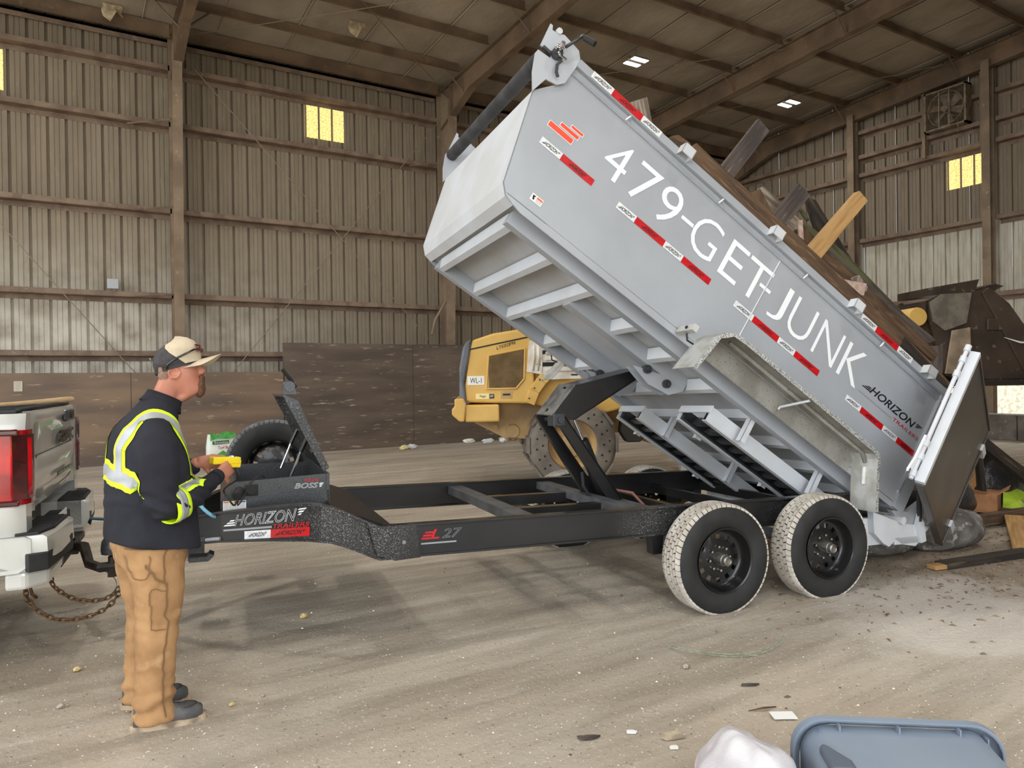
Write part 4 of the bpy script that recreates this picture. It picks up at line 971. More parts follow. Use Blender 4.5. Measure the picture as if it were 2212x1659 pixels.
g = MB(LO); g.plate([(-.44, 1.72), (-.5, 1.66), (-.62, 1.5), (-.70, 1.30)], .16, A0-.02, A0+.01); arc = obj('fender_arch', g, cat_y, loader, bevel=.01)
for a, z in ((-.47, 1.62), (-.55, 1.5), (-.63, 1.35)):
    g = MB(LO); g.cyl((a, A0-.03, z), (a, A0-.015, z), .012, n=8); obj('bolt', g, ink, arc)
# chassis, bumper, axle
g = MB(LO); g.prism([(-1.5, 1.28), (-1.45, .98), (-.98, .73), (-.3, .70), (.6, .75), (1.0, .9), (1.0, 1.3)], .55, 1.65); obj('chassis', g, cat_dk, loader, bevel=.02)
g = MB(LO); g.box(-1.58, -1.08, -.02, .5, 1.02, 1.27); obj('counterweight', g, cat_y, loader, bevel=.025)
g = MB(LO); g.box(-1.58, -1.08, 1.7, 2.2, 1.02, 1.27); obj('counterweight', g, cat_y, loader, bevel=.025)
g = MB(LO); g.prism([(-1.73, 1.36), (-1.6, 1.37), (-1.56, 1.28), (-1.59, 1.03), (-1.66, 1.03), (-1.77, 1.13), (-1.77, 1.22), (-1.73, 1.24)], -.05, 2.25); obj('rear_bumper', g, cat_y, loader, bevel=.02)
g = MB(LO); g.lathe((-.86, .55, .84), (0, -1, 0), [(.0001, .03), (.1, .03), (.11, 0)], 20); g.cyl((-1.12, .5, .92), (-1.12, .55, .92), .03, n=12); obj('tie_down_boss', g, cat_dk, loader, smooth='auto')
# wheels
def ld_wheel(a, y0, sgn, nm='loader_wheel'):
    W = MB(LO); c = (a, y0 + .24*sgn, .655); ax = (0, -sgn, 0)
    W.lathe(c, ax, [(.36, .2), (.38, .24), (.56, .25), (.62, .22), (.655, .15), (.655, -.15), (.62, -.22), (.38, -.24), (.36, -.2)], 48, True)
    w = obj(nm, W, ld_tire, loader, smooth='auto')
    for rad, n in ((.45, 18), (.54, 22)):
        for k in range(n):
            t = 2*PI*k/n+.1*(rad > .5); p = (a+rad*math.cos(t), y0 - .012*sgn, .655+rad*math.sin(t))
            g = MB(LO); g.cyl(p, (p[0], y0+.004*sgn, p[2]), .016, n=8); obj('tyre_hole', g, ink, w)
    for k in range(10):
        t = 2*PI*k/10; g = MB(Fr(LO(a, y0+.24*sgn, .655), LO.a[0]*math.cos(t)+LO.a[2]*math.sin(t), LO.a[1], LO.a[2]*math.cos(t)-LO.a[0]*math.sin(t)))
        g.box(.63, .675, -.22, .22, -.12, .12); obj('tread_lug', g, ld_tire, w, bevel=.01)
    for k in range(22):
        t = 2*PI*(k+.5)/22; g = MB(Fr(LO(a, y0, .655), LO.a[0]*math.cos(t)+LO.a[2]*math.sin(t), LO.a[1], LO.a[2]*math.cos(t)-LO.a[0]*math.sin(t)))
        g.box(.575, .635, -.008*sgn if sgn > 0 else -.004, .004 if sgn > 0 else .008, -.03, .03) if False else None
    g = MB(LO); g.lathe(c, ax, [(.36, .2), (.34, .1), (.3, .06), (.2, .08), (.17, .12), (.12, .13), (.0001, .13)], 30); obj('wheel_rim', g, cat_dk, w, smooth='auto')
    for k in range(12):
        t = 2*PI*k/12; p = (a+.25*math.cos(t), y0+.24*sgn-.07*sgn, .655+.25*math.sin(t)); g = MB(LO); g.cyl(p, (p[0], p[1]-.03*sgn, p[2]), .014, n=6); obj('wheel_nut', g, cat_dk, w)
ld_wheel(0, 0, 1); ld_wheel(0, 2.2, -1); ld_wheel(3.1, 0, 1); ld_wheel(3.1, 2.2, -1)
g = MB(LO); g.cyl((0, .2, .655), (0, 2.0, .655), .16, n=14); g.cyl((3.1, .2, .655), (3.1, 2.0, .655), .16, n=14); obj('axle_housing', g, cat_dk, loader, smooth='auto')
# cab, front frame, arms, bucket
g = MB(LO); g.prism([(1.0, .75), (1.1, 1.4), (2.4, 1.5), (3.5, 1.5), (3.7, 1.0), (3.3, .6), (1.3, .6)], .7, 1.5); obj('front_frame', g, cat_dk, loader, bevel=.02)
g = MB(LO); g.cyl((.85, .35, 1.15), (1.35, .35, .8), .16, n=16); obj('step_tank', g, cat_y, loader, smooth='auto')
g = MB(LO); g.prism([(.75, .82), (.8, 1.1), (1.15, 1.05), (1.22, .85), (1.05, .66), (.85, .66)], .25, .5); obj('tool_compartment', g, mat('dirty_black_step', (54, 50, 44), .8), loader, bevel=.02)
cabg = mat('tinted_cab_glass', (60, 70, 74), .08, trans=.6)
g = MB(LO)
for a, y in ((.5, .5), (.5, 1.7), (1.7, .5), (1.7, 1.7)): g.box(a-.04, a+.04, y-.04, y+.04, 1.3, 2.9)
g.box(.42, 1.78, .42, 1.78, 2.88, 3.0); g.box(.46, 1.74, .46, 1.74, 1.25, 1.75); cab = obj('cab_frame', g, cat_y, loader, bevel=.01)
for (a0, a1, y0, y1) in ((.54, 1.66, .47, .475), (.54, 1.66, 1.72, 1.725), (.47, .475, .54, 1.66), (1.72, 1.725, .54, 1.66)):
    g = MB(LO); g.box(a0, a1, y0, y1, 1.75, 2.88); obj('cab_window', g, cabg, cab)
for y in (.75, 1.35):
    g = MB(LO); g.plate([(2.2, 1.9), (3.6, 2.05), (5.2, 1.95), (6.1, 1.6)], .22, y, y+.12); obj('lift_arm', g, cat_y, loader, bevel=.015)
    g = MB(LO); g.cyl((2.7, y+.05, 1.2), (4.2, y+.05, 1.95), .07, n=12); obj('lift_cylinder', g, cat_dk, loader, smooth='auto')
g = MB(LO); g.plate([(4.6, 2.3), (5.3, 2.4), (5.6, 2.4)], .12, .98, 1.2); g.lathe((5.52, .45, 2.52), (0, 1, 0), [(.0001, 0), (.14, 0), (.15, .03), (.15, .6), (.0001, .6)], 20); obj('bellcrank', g, cat_y, loader, smooth='auto')
# bucket: an open steel trough, its end plate facing the camera
BP = [(5.72, 2.78), (5.95, 2.88), (6.45, 2.9), (6.72, 2.98), (7.05, 2.72), (7.35, 2.3), (7.52, 1.95), (7.72, 1.60), (7.72, 1.50), (6.95, 1.52), (6.25, 1.50), (5.95, 1.62), (5.82, 2.1), (5.72, 2.5)]
b0, b1 = .2, 2.9
bk = MB(LO); bk.prism(BP, b0+.35, b0+.38); bucket = obj('bucket', bk, bucket_m, loader)
g = MB(LO); g.prism(BP, b1-.03, b1); g.plate([BP[0], BP[13], BP[12], BP[11], BP[10], BP[8]], .03, b0+.35, b1); obj('bucket_shell', g, bucket_m, bucket)
g = MB(LO); g.prism([(6.72, 2.98), (6.6, 2.9), (7.3, 1.62), (7.55, 1.62), (7.72, 1.60), (7.52, 1.95), (7.35, 2.3), (7.05, 2.72)], b0+.31, b0+.35); obj('side_cutter', g, bucket_m, bucket, bevel=.01)
g = MB(LO); g.prism([(5.76, 2.75), (5.95, 2.88), (6.44, 2.9), (6.35, 2.42), (6.0, 2.3), (5.8, 2.45)], b0+.32, b0+.35); obj('wear_plate', g, mat('grey_scuffed_steel', (112, 106, 98), .5, .3, col2=(140, 132, 120), scale=5), bucket)
g = MB(LO); g.prism([(5.98, 1.62), (6.1, 2.3), (6.4, 2.35), (6.42, 1.6)], b0+.3, b0+.33); obj('wear_plate', g, mat('sandy_worn_steel', (160, 142, 120), .7, col2=(130, 114, 96), scale=4), bucket, bevel=.01)
g = MB(LO); g.box(6.68, 6.9, b0+.3, b0+.34, 2.3, 2.48); obj('patch_plate', g, bucket_m, bucket, bevel=.01)
g = MB(LO); g.box(5.9, 7.75, b0+.2, b1+.1, 1.42, 1.50); obj('cutting_edge', g, mat('dark_edge_steel', (58, 52, 48), .5, .4), bucket, bevel=.01)
for a in (7.6, 7.78):
    g = MB(LO); g.prism([(a-.05, 1.5), (a+.2, 1.52), (a+.22, 1.85), (a+.02, 1.9), (a-.05, 1.8)], b0+.28, b0+.35); obj('edge_bolt_plate', g, bucket_m, bucket, bevel=.01)
g = MB(LO); g.prism([(5.75, 2.86), (5.75, 2.98), (6.62, 3.12), (6.55, 2.92)], b0+.4, b0+1.2); g.prism([(6.4, 2.9), (6.95, 3.06), (7.1, 3.02), (6.75, 2.85)], b0+.5, b0+1.0); obj('spill_guard', g, bucket_m, bucket)
g = MB(LO); g.tube([(6.95, b0+.30, 2.18), (7.2, b0+.29, 2.1), (7.45, b0+.29, 2.08), (7.62, b0+.3, 2.0)], [.004, .014, .01, .004], 5); obj('bent_wire', g, white_vinyl, bucket)
# markings
g = MB(LO); sl = lambda a, b_: (a, A0-.004, b_+(a+1.1)*.3)
add_text(g, 'LTE02896', logo_fn(sl, -1.1, -.82, 2.075, 2.125), 0, .0); obj('lettering', g, ink, hd)
g = MB(LO); g.box(-1.54, -1.29, A0-.006, A0, 1.56, 1.69); pl_ = obj('number_sign', g, lab_w, hd)
g = MB(LO); add_text(g, 'WL-1', logo_fn(lambda a, b_: (a, A0-.008, b_), -1.50, -1.33, 1.585, 1.665), 0, .0); obj('sign_lettering', g, ink, hd)
g = MB(LO); g.box(-1.42, -1.15, A0-.006, A0, 1.35, 1.43); obj('dealer_sticker', g, mat('pale_yellow_sticker', (240, 226, 160), .5), hd)
g = MB(LO); add_text(g, 'Riggs', logo_fn(lambda a, b_: (a, A0-.008, b_), -1.36, -1.27, 1.37, 1.41)); obj('lettering', g, ink, hd)
g = MB(LO); g.box(-1.22, -1.15, A0-.008, A0-.004, 1.355, 1.425); obj('sticker_square', g, ink, hd)
g = MB(LO); add_text(g, 'CAT', logo_fn(lambda a, b_: (a, A0-.010, b_), -1.21, -1.16, 1.375, 1.41), 0, .02); obj('lettering', g, lab_w, hd)
g = MB(LO); g.box(-1.05, -.88, A0-.006, A0, 1.355, 1.46); obj('latch_recess', g, cat_dk, hd, bevel=.01)
g = MB(LO); g.box(-1.02, -.91, A0-.014, A0-.004, 1.40, 1.425); obj('latch', g, ink, hd)

# ---------------------------------------------------------------- pickup truck at the left edge
TR = Fr((-.018, 5.841, 0), (.989, -.15, 0), (.15, .989, 0), (0, 0, 1))      # x rearwards, y away, z up; x=0 tailgate face
silver = mat('silver_white_car_paint', (192, 192, 186), .32, .1, col2=(200, 200, 194), scale=2, coat=.8)
truck = thing('pickup_truck', 'silver white pickup truck at the left edge with the trailer hitched behind it', 'truck', tuple(TR(-2.5, 0, 0)))
blk_pl = mat('black_bumper_plastic', (26, 27, 29), .6, col2=(36, 37, 39), scale=20)
W2 = .99
# box sides and body lofted lengthways: section polygon (y,z) for one side
def body_sec(x, k=1.0):
    w = W2*k; return [(x, -w*.955, 1.475), (x, -w*.99, 1.40), (x, -w*1.0, 1.25), (x, -w*.985, 1.12), (x, -w*1.01, .95), (x, -w*.99, .72), (x, -w*.93, .58), (x, -w*.85, .56), (x, -w*.84, 1.475)]
for sgn, nm in ((1, 'box_side'), (-1, 'box_side')):
    g = MB(TR); rg = []
    for x, k in ((-4.9, 1.0), (-1.8, 1.0), (-.5, 1.0), (-.12, .995), (-.03, .975), (.0, .95)): rg.append([(p[0], p[1]*sgn, p[2]) for p in body_sec(x, k)])
    g.loft(rg); obj('box_side', g, silver, truck, smooth='auto')
# tailgate with its pressed recess
def tgp(y, z, d=0.0): return (-.005 + d - .02*(abs(y)/.8)**4, y, z)
g = MB(TR); Z_ = [.90, .96, 1.02, 1.10, 1.17, 1.20, 1.22, 1.40, 1.43, 1.46, 1.485]
Dz = {.90: -.02, .96: .0, 1.02: .012, 1.10: .02, 1.17: .03, 1.20: .015, 1.22: -.0, 1.40: -.0, 1.43: .022, 1.46: .02, 1.485: .0}
Y_ = [-.84, -.8, -.72, -.66, -.4, -.1, .2, .5, .68, .76, .8, .84]
rows = []
for z in Z_:
    rows.append([tgp(y, z, Dz[z] if abs(y) < .7 else max(Dz[z], .02) if abs(y) < .8 else .0) for y in Y_])
g.grid(rows); g.box(-.08, -.03, -.84, .84, .9, 1.47); tgate = obj('tailgate', g, silver, truck, smooth='auto', fix=False)
g = MB(TR); g.tube([(-.05, -.84, 1.492), (-.02, -.5, 1.497), (-.015, 0, 1.5), (-.02, .5, 1.497), (-.05, .84, 1.492)], .016, 8, flat=.8); obj('top_cap', g, blk_pl, tgate, smooth=True)
for sgn in (-1, 1):
    g = MB(TR); g.box(-4.8, -.05, sgn*.84-.05, sgn*.84+.05, 1.475, 1.492); obj('rail_cap', g, blk_pl, truck, bevel=.006)
    g = MB(TR); g.box(-4.8, -.1, sgn*.80-.02, sgn*.80+.02, .98, 1.48); obj('inner_side', g, blk_pl, truck)
g = MB(TR); g.box(-4.8, -.08, -.82, .82, .95, .98); obj('box_floor', g, blk_pl, truck)
g = MB(TR); g.box(-.09, -.075, -.8, .8, .98, 1.47); obj('tailgate_liner', g, blk_pl, tgate)
# big tail lamps wrapping the corners
tl_red = mat('red_tail_lamp', (150, 12, 20), .12, col2=(206, 24, 30), scale=5, lo=.4, hi=.6, coat=1.0)
tl_dark = mat('smoked_tail_lamp', (48, 14, 18), .1, col2=(84, 16, 22), scale=7, coat=1.0)
for sgn in (-1, 1):
    g = MB(TR); sec = lambda z: [(-.32, sgn*1.003, z), (-.16, sgn*1.012, z), (-.05, sgn*.995, z), (.006, sgn*.95, z), (.022, sgn*.885, z), (.02, sgn*.85, z), (-.05, sgn*.85, z), (-.3, sgn*.9, z)]
    g.loft([sec(.97), sec(1.1), sec(1.25), sec(1.385)]); lamp = obj('tail_lamp', g, tl_red if sgn < 0 else tl_dark, truck, smooth='auto')
    g = MB(TR); sec2 = lambda z, d=.006: [(-.05, sgn*(.995+d), z), (.006+d, sgn*(.95+d), z), (.022+d, sgn*.885, z), (.022+d, sgn*.86, z), (-.02, sgn*.86, z)]
    g.loft([sec2(1.0), sec2(1.36)]); obj('lamp_bar', g, tl_dark, lamp, smooth='auto')
    if sgn > 0: continue
    g = MB(TR); sec3 = lambda z, d=.01: [(.0+d, sgn*(.955), z), (.02+d, sgn*.93, z), (.012, sgn*.93, z)]
    g.loft([sec3(1.02), sec3(1.34)]); obj('lamp_strip', g, tl_red, lamp)
    for z0, z1 in ((1.355, 1.392), (.965, 1.0)):
        g = MB(TR); g.box(-.33, -.02, sgn*1.0-.012, sgn*1.0+.012, z0, z1); obj('lamp_trim', g, tl_dark, lamp, bevel=.01)
# handle, badges
g = MB(TR); g.box(.0, .034, .27, .6, 1.375, 1.455); hn = obj('tailgate_handle', g, tool_black, tgate, bevel=.012)
g = MB(TR); g.lathe((.034, .43, 1.415), (1, 0, 0), [(.022, 0), (.02, .006), (.0001, .006)], 14); obj('camera_lens', g, black_rub, hn)
yf = lambda d: (lambda a, b_: (d - .02*(abs(a)/.8)**4, a, b_))
g = MB(TR); add_text(g, 'GMC', logo_fn(yf(.024), .03, .70, 1.235, 1.32), 0, .05); obj('badge', g, mat('dark_chrome', (70, 66, 68), .35, .6), tgate)
g = MB(TR); add_text(g, 'GMC', logo_fn(yf(.012), .02, .71, 1.228, 1.327), 0, .07); obj('badge_surround', g, chrome, tgate)
g = MB(TR); g.add([yf(.028)(a, b_) for a, b_ in ((-.14, 1.032), (.44, 1.032), (.44, 1.062), (-.14, 1.062))], [(0, 1, 2, 3)]); obj('badge_plate', g, tool_black, tgate, fix=False)
g = MB(TR); add_text(g, 'SIERRA', logo_fn(yf(.032), -.12, .42, 1.036, 1.058), 0, .02); obj('badge_lettering', g, chrome, tgate)
g = MB(TR); g.add([yf(.03)(a, b_) for a, b_ in ((-.32, .975), (.3, .985), (.40, 1.0), (.42, 1.015), (.33, 1.01), (.2, .995), (-.32, .985))], [tuple(range(7))]); obj('trim_strip', g, tool_black, tgate, fix=False)
g = MB(TR); add_text(g, '4X4', logo_fn(yf(.03), .55, .74, .92, .955), .2, .02); obj('badge_lettering', g, tool_black, tgate)
g = MB(TR); add_text(g, 'CRAIN', logo_fn(yf(.024), -.80, -.68, .935, .965), 0, .01); add_text(g, 'TEAM', logo_fn(yf(.024), -.80, -.70, .918, .928)); obj('dealer_lettering', g, tool_black, tgate)
g = MB(TR); g.tube([yf(.012)(-.66, 1.18), yf(.006)(-.64, 1.215), yf(.006)(.65, 1.215), yf(.012)(.68, 1.25)], .003, 4); obj('panel_line', g, ink, tgate)
# bumper with cut-in centre step
g = MB(TR)
def bump(y): return .145 - .05*(abs(y))**4
for sgn in (-1, 1):
    ys = [.34, .36, .5, .7, .85, .97, 1.0]
    rg = []
    for y in ys:
        x = bump(y) if y > .35 else bump(y)-.02; xo = x - (.12 if y > .98 else 0)
        rg.append([(-.15, sgn*y, .80), (xo-.02, sgn*y, .795), (xo, sgn*y, .78), (xo+.005, sgn*y, .66), (xo-.02, sgn*y, .60), (-.15, sgn*y, .59)])
    g.loft(rg); bm_ = obj('bumper', g, silver, truck, smooth='auto'); g = MB(TR)
for sgn in (-1, 1):
    g = MB(TR); rg = []
    for y in (1.0, 1.02, 1.01): 
        rg.append([(-.55, sgn*y, .80), (.0, sgn*y, .80), (.03, sgn*(y-.02), .78), (.03, sgn*(y-.02), .64), (-.03, sgn*y, .60), (-.5, sgn*y, .58)])
    g.loft(rg); obj('bumper_corner', g, silver, bm_, smooth='auto')
    g = MB(TR); g.prism([(-.05, sgn*.37), (.12, sgn*.37), (.11, sgn*.78), (.06, sgn*.96), (-.05, sgn*.98)], .796, .812, 'xy'); st = obj('step_pad', g, blk_pl, bm_, bevel=.004)
    for k in range(12):
        g = MB(TR); y = .4+.034*k; g.box(.0, .1, sgn*y-.006, sgn*y+.006, .812, .818); obj('step_rib', g, black_rub, st)
    g = MB(TR); g.prism([(-.05, .36*sgn), (.15, .36*sgn), (.13, .52*sgn), (-.05, .5*sgn)], .63, .80, 'xy') if sgn < 0 else g.box(-.05, .1, .34, .37, .62, .80)
    obj('step_side', g, blk_pl, bm_) if sgn > 0 else None
    g = MB(TR); g.prism([(.14, sgn*.42), (.152, sgn*.42), (.11, sgn*.98), (.02, sgn*1.03), (.0, sgn*1.0)], .60, .70, 'xy'); obj('lower_insert', g, blk_pl, bm_, bevel=.01)
    g = MB(TR); g.prism([(-.1, sgn*.4), (.10, sgn*.42), (.10, sgn*.9), (.0, sgn*1.0), (-.1, sgn*1.0)], .50, .60, 'xy'); obj('lower_valance', g, silver, bm_, bevel=.02)
g = MB(TR); g.box(-.1, .03, -.36, .36, .60, .74); obj('centre_recess', g, blk_pl, bm_, bevel=.01)
g = MB(TR); g.box(.03, .036, -.16, .16, .66, .78); lp = obj('licence_plate', g, lab_w, bm_)
g = MB(TR); g.box(.05, .12, .345, .36, .64, .67); obj('sensor', g, ink, bm_)
# hitch receiver, drawbar and ball
drk = mat('black_hitch_steel', (38, 34, 32), .5, .4, col2=(64, 52, 44), scale=12)
g = MB(TR); g.box(-.3, .12, .02, .14, .47, .56); g.box(.02, .1, -.5, .5, .5, .56); rc = obj('hitch_receiver', g, drk, truck, bevel=.008)
C_ = TR.o; import_ball = FRM(-.672, .95, -.2)
dB = Vector(import_ball) - TR.o; bx, by = dB.dot(TR.a[0]), dB.dot(TR.a[1])
g = MB(TR); pts = [(.05, .08, .52), (.16, .08+.2*(by-.08), .525), (bx*.55+.02, by*.7, .46), (bx-.07, by, .455), (bx+.04, by, .455)]
g.tube(pts, [.036, .036, .032, .032, .03], 8); db = obj('drawbar', g, drk, rc, smooth='auto')
g = MB(TR); g.cyl((bx, by, .43), (bx, by, .52), .024, n=12); g.sphere((bx, by, .55), .03, 14, 10); g.cyl((bx, by, .39), (bx, by, .43), .03, n=6); obj('hitch_ball', g, drk, rc, smooth='auto')
g = MB(TR); g.cyl((.06, -.02, .515), (.06, .2, .515), .012, n=8); obj('hitch_pin', g, drk, rc)
# cab, wheels ahead of the frame edge
glass = mat('dark_glass', (30, 34, 38), .05, coat=.5)
g = MB(TR); rg = []
for x, zt, w in ((-5.0, 1.5, .98), (-2.0, 1.5, .98)): pass
g.prism([(-2.0, .62), (-2.0, 1.47), (-2.15, 1.95), (-2.5, 2.0), (-3.6, 2.0), (-4.3, 1.52), (-5.6, 1.42), (-5.75, .95), (-5.7, .55)], -.97, .97); obj('cab_body', g, silver, truck, bevel=.06)
for sgn in (-1, 1):
    g = MB(TR); g.prism([(-2.2, 1.5), (-2.28, 1.88), (-3.55, 1.9), (-4.1, 1.52)], sgn*.975-.003, sgn*.975+.003); obj('side_window', g, glass, truck)
g = MB(TR); g.box(-2.13, -2.1, -.75, .75, 1.55, 1.88); obj('rear_window', g, glass, truck)
for x in (-1.05, -4.75):
    for sgn in (-1, 1):
        g = MB(TR); g.lathe((x, sgn*.84, .42), (0, sgn, 0), [(.25, .12), (.28, .14), (.38, .14), (.42, .1), (.42, -.1), (.38, -.14), (.25, -.14)], 40, True); w = obj('truck_wheel', g, black_rub, truck, smooth='auto')
        g = MB(TR); g.lathe((x, sgn*.84, .42), (0, sgn, 0), [(.25, .12), (.22, .06), (.08, .08), (.0001, .1)], 30); obj('rim', g, steel, w, smooth='auto')
        g = MB(TR); g.lathe((x, sgn*.9, .5), (0, sgn, 0), [(.48, .07), (.5, .1), (.52, .1), (.52, -.05)], 40); obj('wheel_arch', g, blk_pl, truck, smooth='auto') if False else None
g = MB(TR); g.box(-5.5, -.3, -.6, .6, .42, .62); obj('truck_frame', g, blk_pl, truck)

# wooden handle lying on the tailgate, hose, cables, chains
wood_h = mat('pale_turned_wood', (206, 178, 138), .55, col2=(188, 158, 116), scale=8, stretch=(1, 1, 8))
g = MB(TR); g.tube([(-.55, -.72, 1.50), (-.2, -.1, 1.515), (.02, .32, 1.53), (.05, .38, 1.532)], [.012, .015, .021, .018], 12)
tag(recentre(obj('wooden_handle', g, wood_h, smooth='auto')), 'pale wooden tool handle lying across the top of the pickup tailgate', 'handle')
g = MB(); pA = TR(.0, .35, .62); p1_ = FRM(-.25, .5, .0)
pts = [TR(-.05, .3, .66), TR(.15, .33, .66), TR(.4, .2, .635), FRM(-.9, .45, -.06), FRM(-.45, .42, -.02), FRM(-.28, .3, .08), FRM(-.16, .35, .21), FRM(-.12, .42, .2), FRM(-.07, .44, .1), FRM(-.02, .5, .0)]
def smooth_path(pts, k=6):
    pts = [Vector(p) for p in pts]; out = []
    for i in range(len(pts)-1):
        p0, p1, p2, p3 = pts[max(i-1, 0)], pts[i], pts[i+1], pts[min(i+2, len(pts)-1)]
        for j in range(k):
            t = j/k; out.append(.5*((2*p1)+(p2-p0)*t+(2*p0-5*p1+4*p2-p3)*t*t+(3*p1-3*p2+p3-p0)*t**3))
    return out + [pts[-1]]
g.tube(smooth_path([TR(-.02, .42, .69), TR(.12, .40, .655), TR(.3, .36, .635), TR(.5, .25, .63), FRM(-.35, .5, -.08)]), .011, 7)
tag(obj('trailer_cable', g, mat('dark_teal_cable', (40, 78, 92), .5), smooth=True), 'dark teal wiring cable running from the pickup bumper behind the man', 'cable')
g = MB(); g.tube(smooth_path([FRM(-.22, .5, .22), FRM(-.17, .47, .20), FRM(-.13, .44, .12), FRM(-.07, .44, .06), FRM(-.02, .5, .03)]), .011, 7)
tag(obj('air_hose', g, mat('light_blue_hose', (120, 182, 206), .5), smooth=True), 'light blue hose looping down onto the trailer tongue in front of the toolbox', 'hose')
def chain(name, pts, lab, group):
    path = smooth_path(pts, 12); L_ = [0]
    for a, b_ in zip(path, path[1:]): L_.append(L_[-1]+(b_-a).length)
    n = int(L_[-1]/.036); t = thing(name, lab, 'chain', tuple(path[len(path)//2]), group); link0 = None
    lm = MB(); ring = [(.026*math.cos(k*2*PI/10)*1.0, .014*math.sin(k*2*PI/10), 0) for k in range(10)]; lm.tube(ring, .005, 6, closed=True)
    for i in range(n):
        d = (i+.5)/n*L_[-1]; j = next(k for k in range(len(L_)-1) if L_[k+1] >= d); p = path[j].lerp(path[j+1], (d-L_[j])/max(1e-6, L_[j+1]-L_[j]))
        dr = (path[j+1]-path[j]).normalized()
        if link0 is None: link0 = obj('link', lm, rust, None, smooth=True); o = link0
        else: o = link0.copy(); COL.objects.link(o)
        o.parent = t; q = dr.to_track_quat('X', 'Z').to_matrix() @ Matrix.Rotation(R(45+90*(i % 2)), 3, 'X'); m = q.to_4x4(); m.translation = p - t.location; o.matrix_local = m
def hp(x, y, z): return TR(x, by+y, z)
chain('safety_chain', [hp(-.12, .0, .42), hp(-.07, -.1, .30), hp(.05, -.1, .19), hp(.2, -.08, .165), hp(.34, 0, .2), hp(.43, .1, .32), hp(.46, .15, .42)], 'rusty safety chain under the hitch, the lower and nearer of the two', 'safety chains')
chain('safety_chain', [hp(.0, .1, .44), hp(.02, .12, .34), hp(.12, .12, .25), hp(.25, .1, .22), hp(.36, .1, .25), hp(.44, .15, .36), hp(.47, .2, .43)], 'rusty safety chain under the hitch, the upper and farther of the two', 'safety chains')
g = MB(TR); g.tube([hp_ for hp_ in [(-.1, by, .47), (-.09, by-.03, .42), (-.07, by-.04, .34), (-.05, by-.02, .31)]], .009, 6); obj('chain_hook', g, rust, rc, smooth=True)
g = MB(); g.tube(smooth_path([hp(.3, 0, .45), hp(.38, .02, .36), hp(.36, .0, .28), hp(.2, -.03, .22), hp(.02, -.1, .23), hp(-.1, -.1, .32)]), .0022, 4)
tag(obj('breakaway_wire', g, steel), 'thin breakaway wire looping round the chains below the hitch', 'wire')
# ---------------------------------------------------------------- the man with the remote
rh = Vector((_r2.x, _r2.y, 0)).normalized(); fh = Vector((_f.x, _f.y, 0)).normalized()
fwd = rh*math.cos(R(43)) + fh*math.sin(R(43)); lft = fh*math.cos(R(43)) - rh*math.sin(R(43))
root = Vector((.55, 3.9, 0)) + rh*-.165
MAN = Fr(root, fwd, lft, (0, 0, 1))          # x where he faces, y to his left, z up
man = thing('person', 'man in black hi-vis sweatshirt, tan work trousers and cap, working a yellow remote', 'person', tuple(root))
skin = mat('sunburnt_skin', (172, 112, 90), .5, col2=(184, 124, 102), scale=9, spec=.35)
shirt_m = mat('black_knit_sweatshirt', (36, 36, 42), .9, col2=(46, 47, 54), scale=4, bump=.2, bscale=90, spec=.2)
pants_m = mat('tan_duck_canvas', (172, 134, 94), .85, col2=(152, 116, 80), scale=6, col3=(184, 148, 110), s3=12, lo3=.58, hi3=.75, bump=.15, bscale=70, spec=.2)
hv_y = mat('hi_vis_yellow', (214, 250, 22), .6)
hv_s = mat('silver_reflective_strip', (176, 178, 182), .45, .2, col2=(156, 158, 162), scale=6)
cap_t = mat('tan_cap_cloth', (196, 182, 156), .85, col2=(184, 168, 142), scale=12)
cap_d = mat('charcoal_cap_mesh', (52, 48, 50), .85, col2=(64, 60, 62), scale=30)
boot_m = mat('charcoal_boot_leather', (66, 66, 68), .65, col2=(86, 84, 82), scale=14, bump=.15, bscale=60)
sole_m = mat('tan_boot_sole', (176, 158, 134), .8, col2=(120, 104, 88), scale=10, lo=.45, hi=.6)
hair_m = mat('brown_beard_hair', (104, 70, 48), .9, col2=(84, 54, 38), scale=60, bump=.5, bscale=150)
grey_hair = mat('cropped_greying_hair', (150, 118, 98), .9, col2=(122, 98, 84), scale=80, bump=.4, bscale=200)

def sec(c, d, a, b, n=18, up=(0, 0, 1), p=2.4, ph=0.0):
    """one ring: centre, direction of travel, half width across (a) and half depth (b)"""
    c, d = Vector(c), Vector(d).normalized(); x = Vector(up).cross(d)
    if abs(d.z) > .8 and tuple(up) == (0, 0, 1): x = Vector((0, 1, 0)) - d*d.y
    if x.length < .1: x = Vector((0, 1, 0)).cross(d)
    x.normalize(); y = d.cross(x); out = []
    for k in range(n):
        t = 2*PI*k/n + ph; co, si = math.cos(t), math.sin(t)
        out.append(c + x*a*math.copysign(abs(co)**(2/p), co) + y*b*math.copysign(abs(si)**(2/p), si))
    return out
def remesh(name, mb, m, parent, vox, smooth_it=3, disp=None, label=None):
    o = obj(name+'_tmp', mb, m); q = o.modifiers.new('r', 'REMESH'); q.mode = 'VOXEL'; q.voxel_size = vox
    q = o.modifiers.new('s', 'SMOOTH'); q.iterations = smooth_it; q.factor = .6
    dg = bpy.context.evaluated_depsgraph_get(); me = bpy.data.meshes.new_from_object(o.evaluated_get(dg), depsgraph=dg)
    bpy.data.objects.remove(o)
    if disp:
        ns = [v.normal.copy() for v in me.vertices]
        for v, nn in zip(me.vertices, ns): v.co += nn*disp(v.co)
    off = world_loc(parent); me.transform(Matrix.Translation(-off)); me.name = name
    me.materials.clear(); me.materials.append(m); me.polygons.foreach_set('use_smooth', [True]*len(me.polygons))
    o = bpy.data.objects.new(name, me); COL.objects.link(o); o.parent = parent
    if label: o['label'] = label
    return o
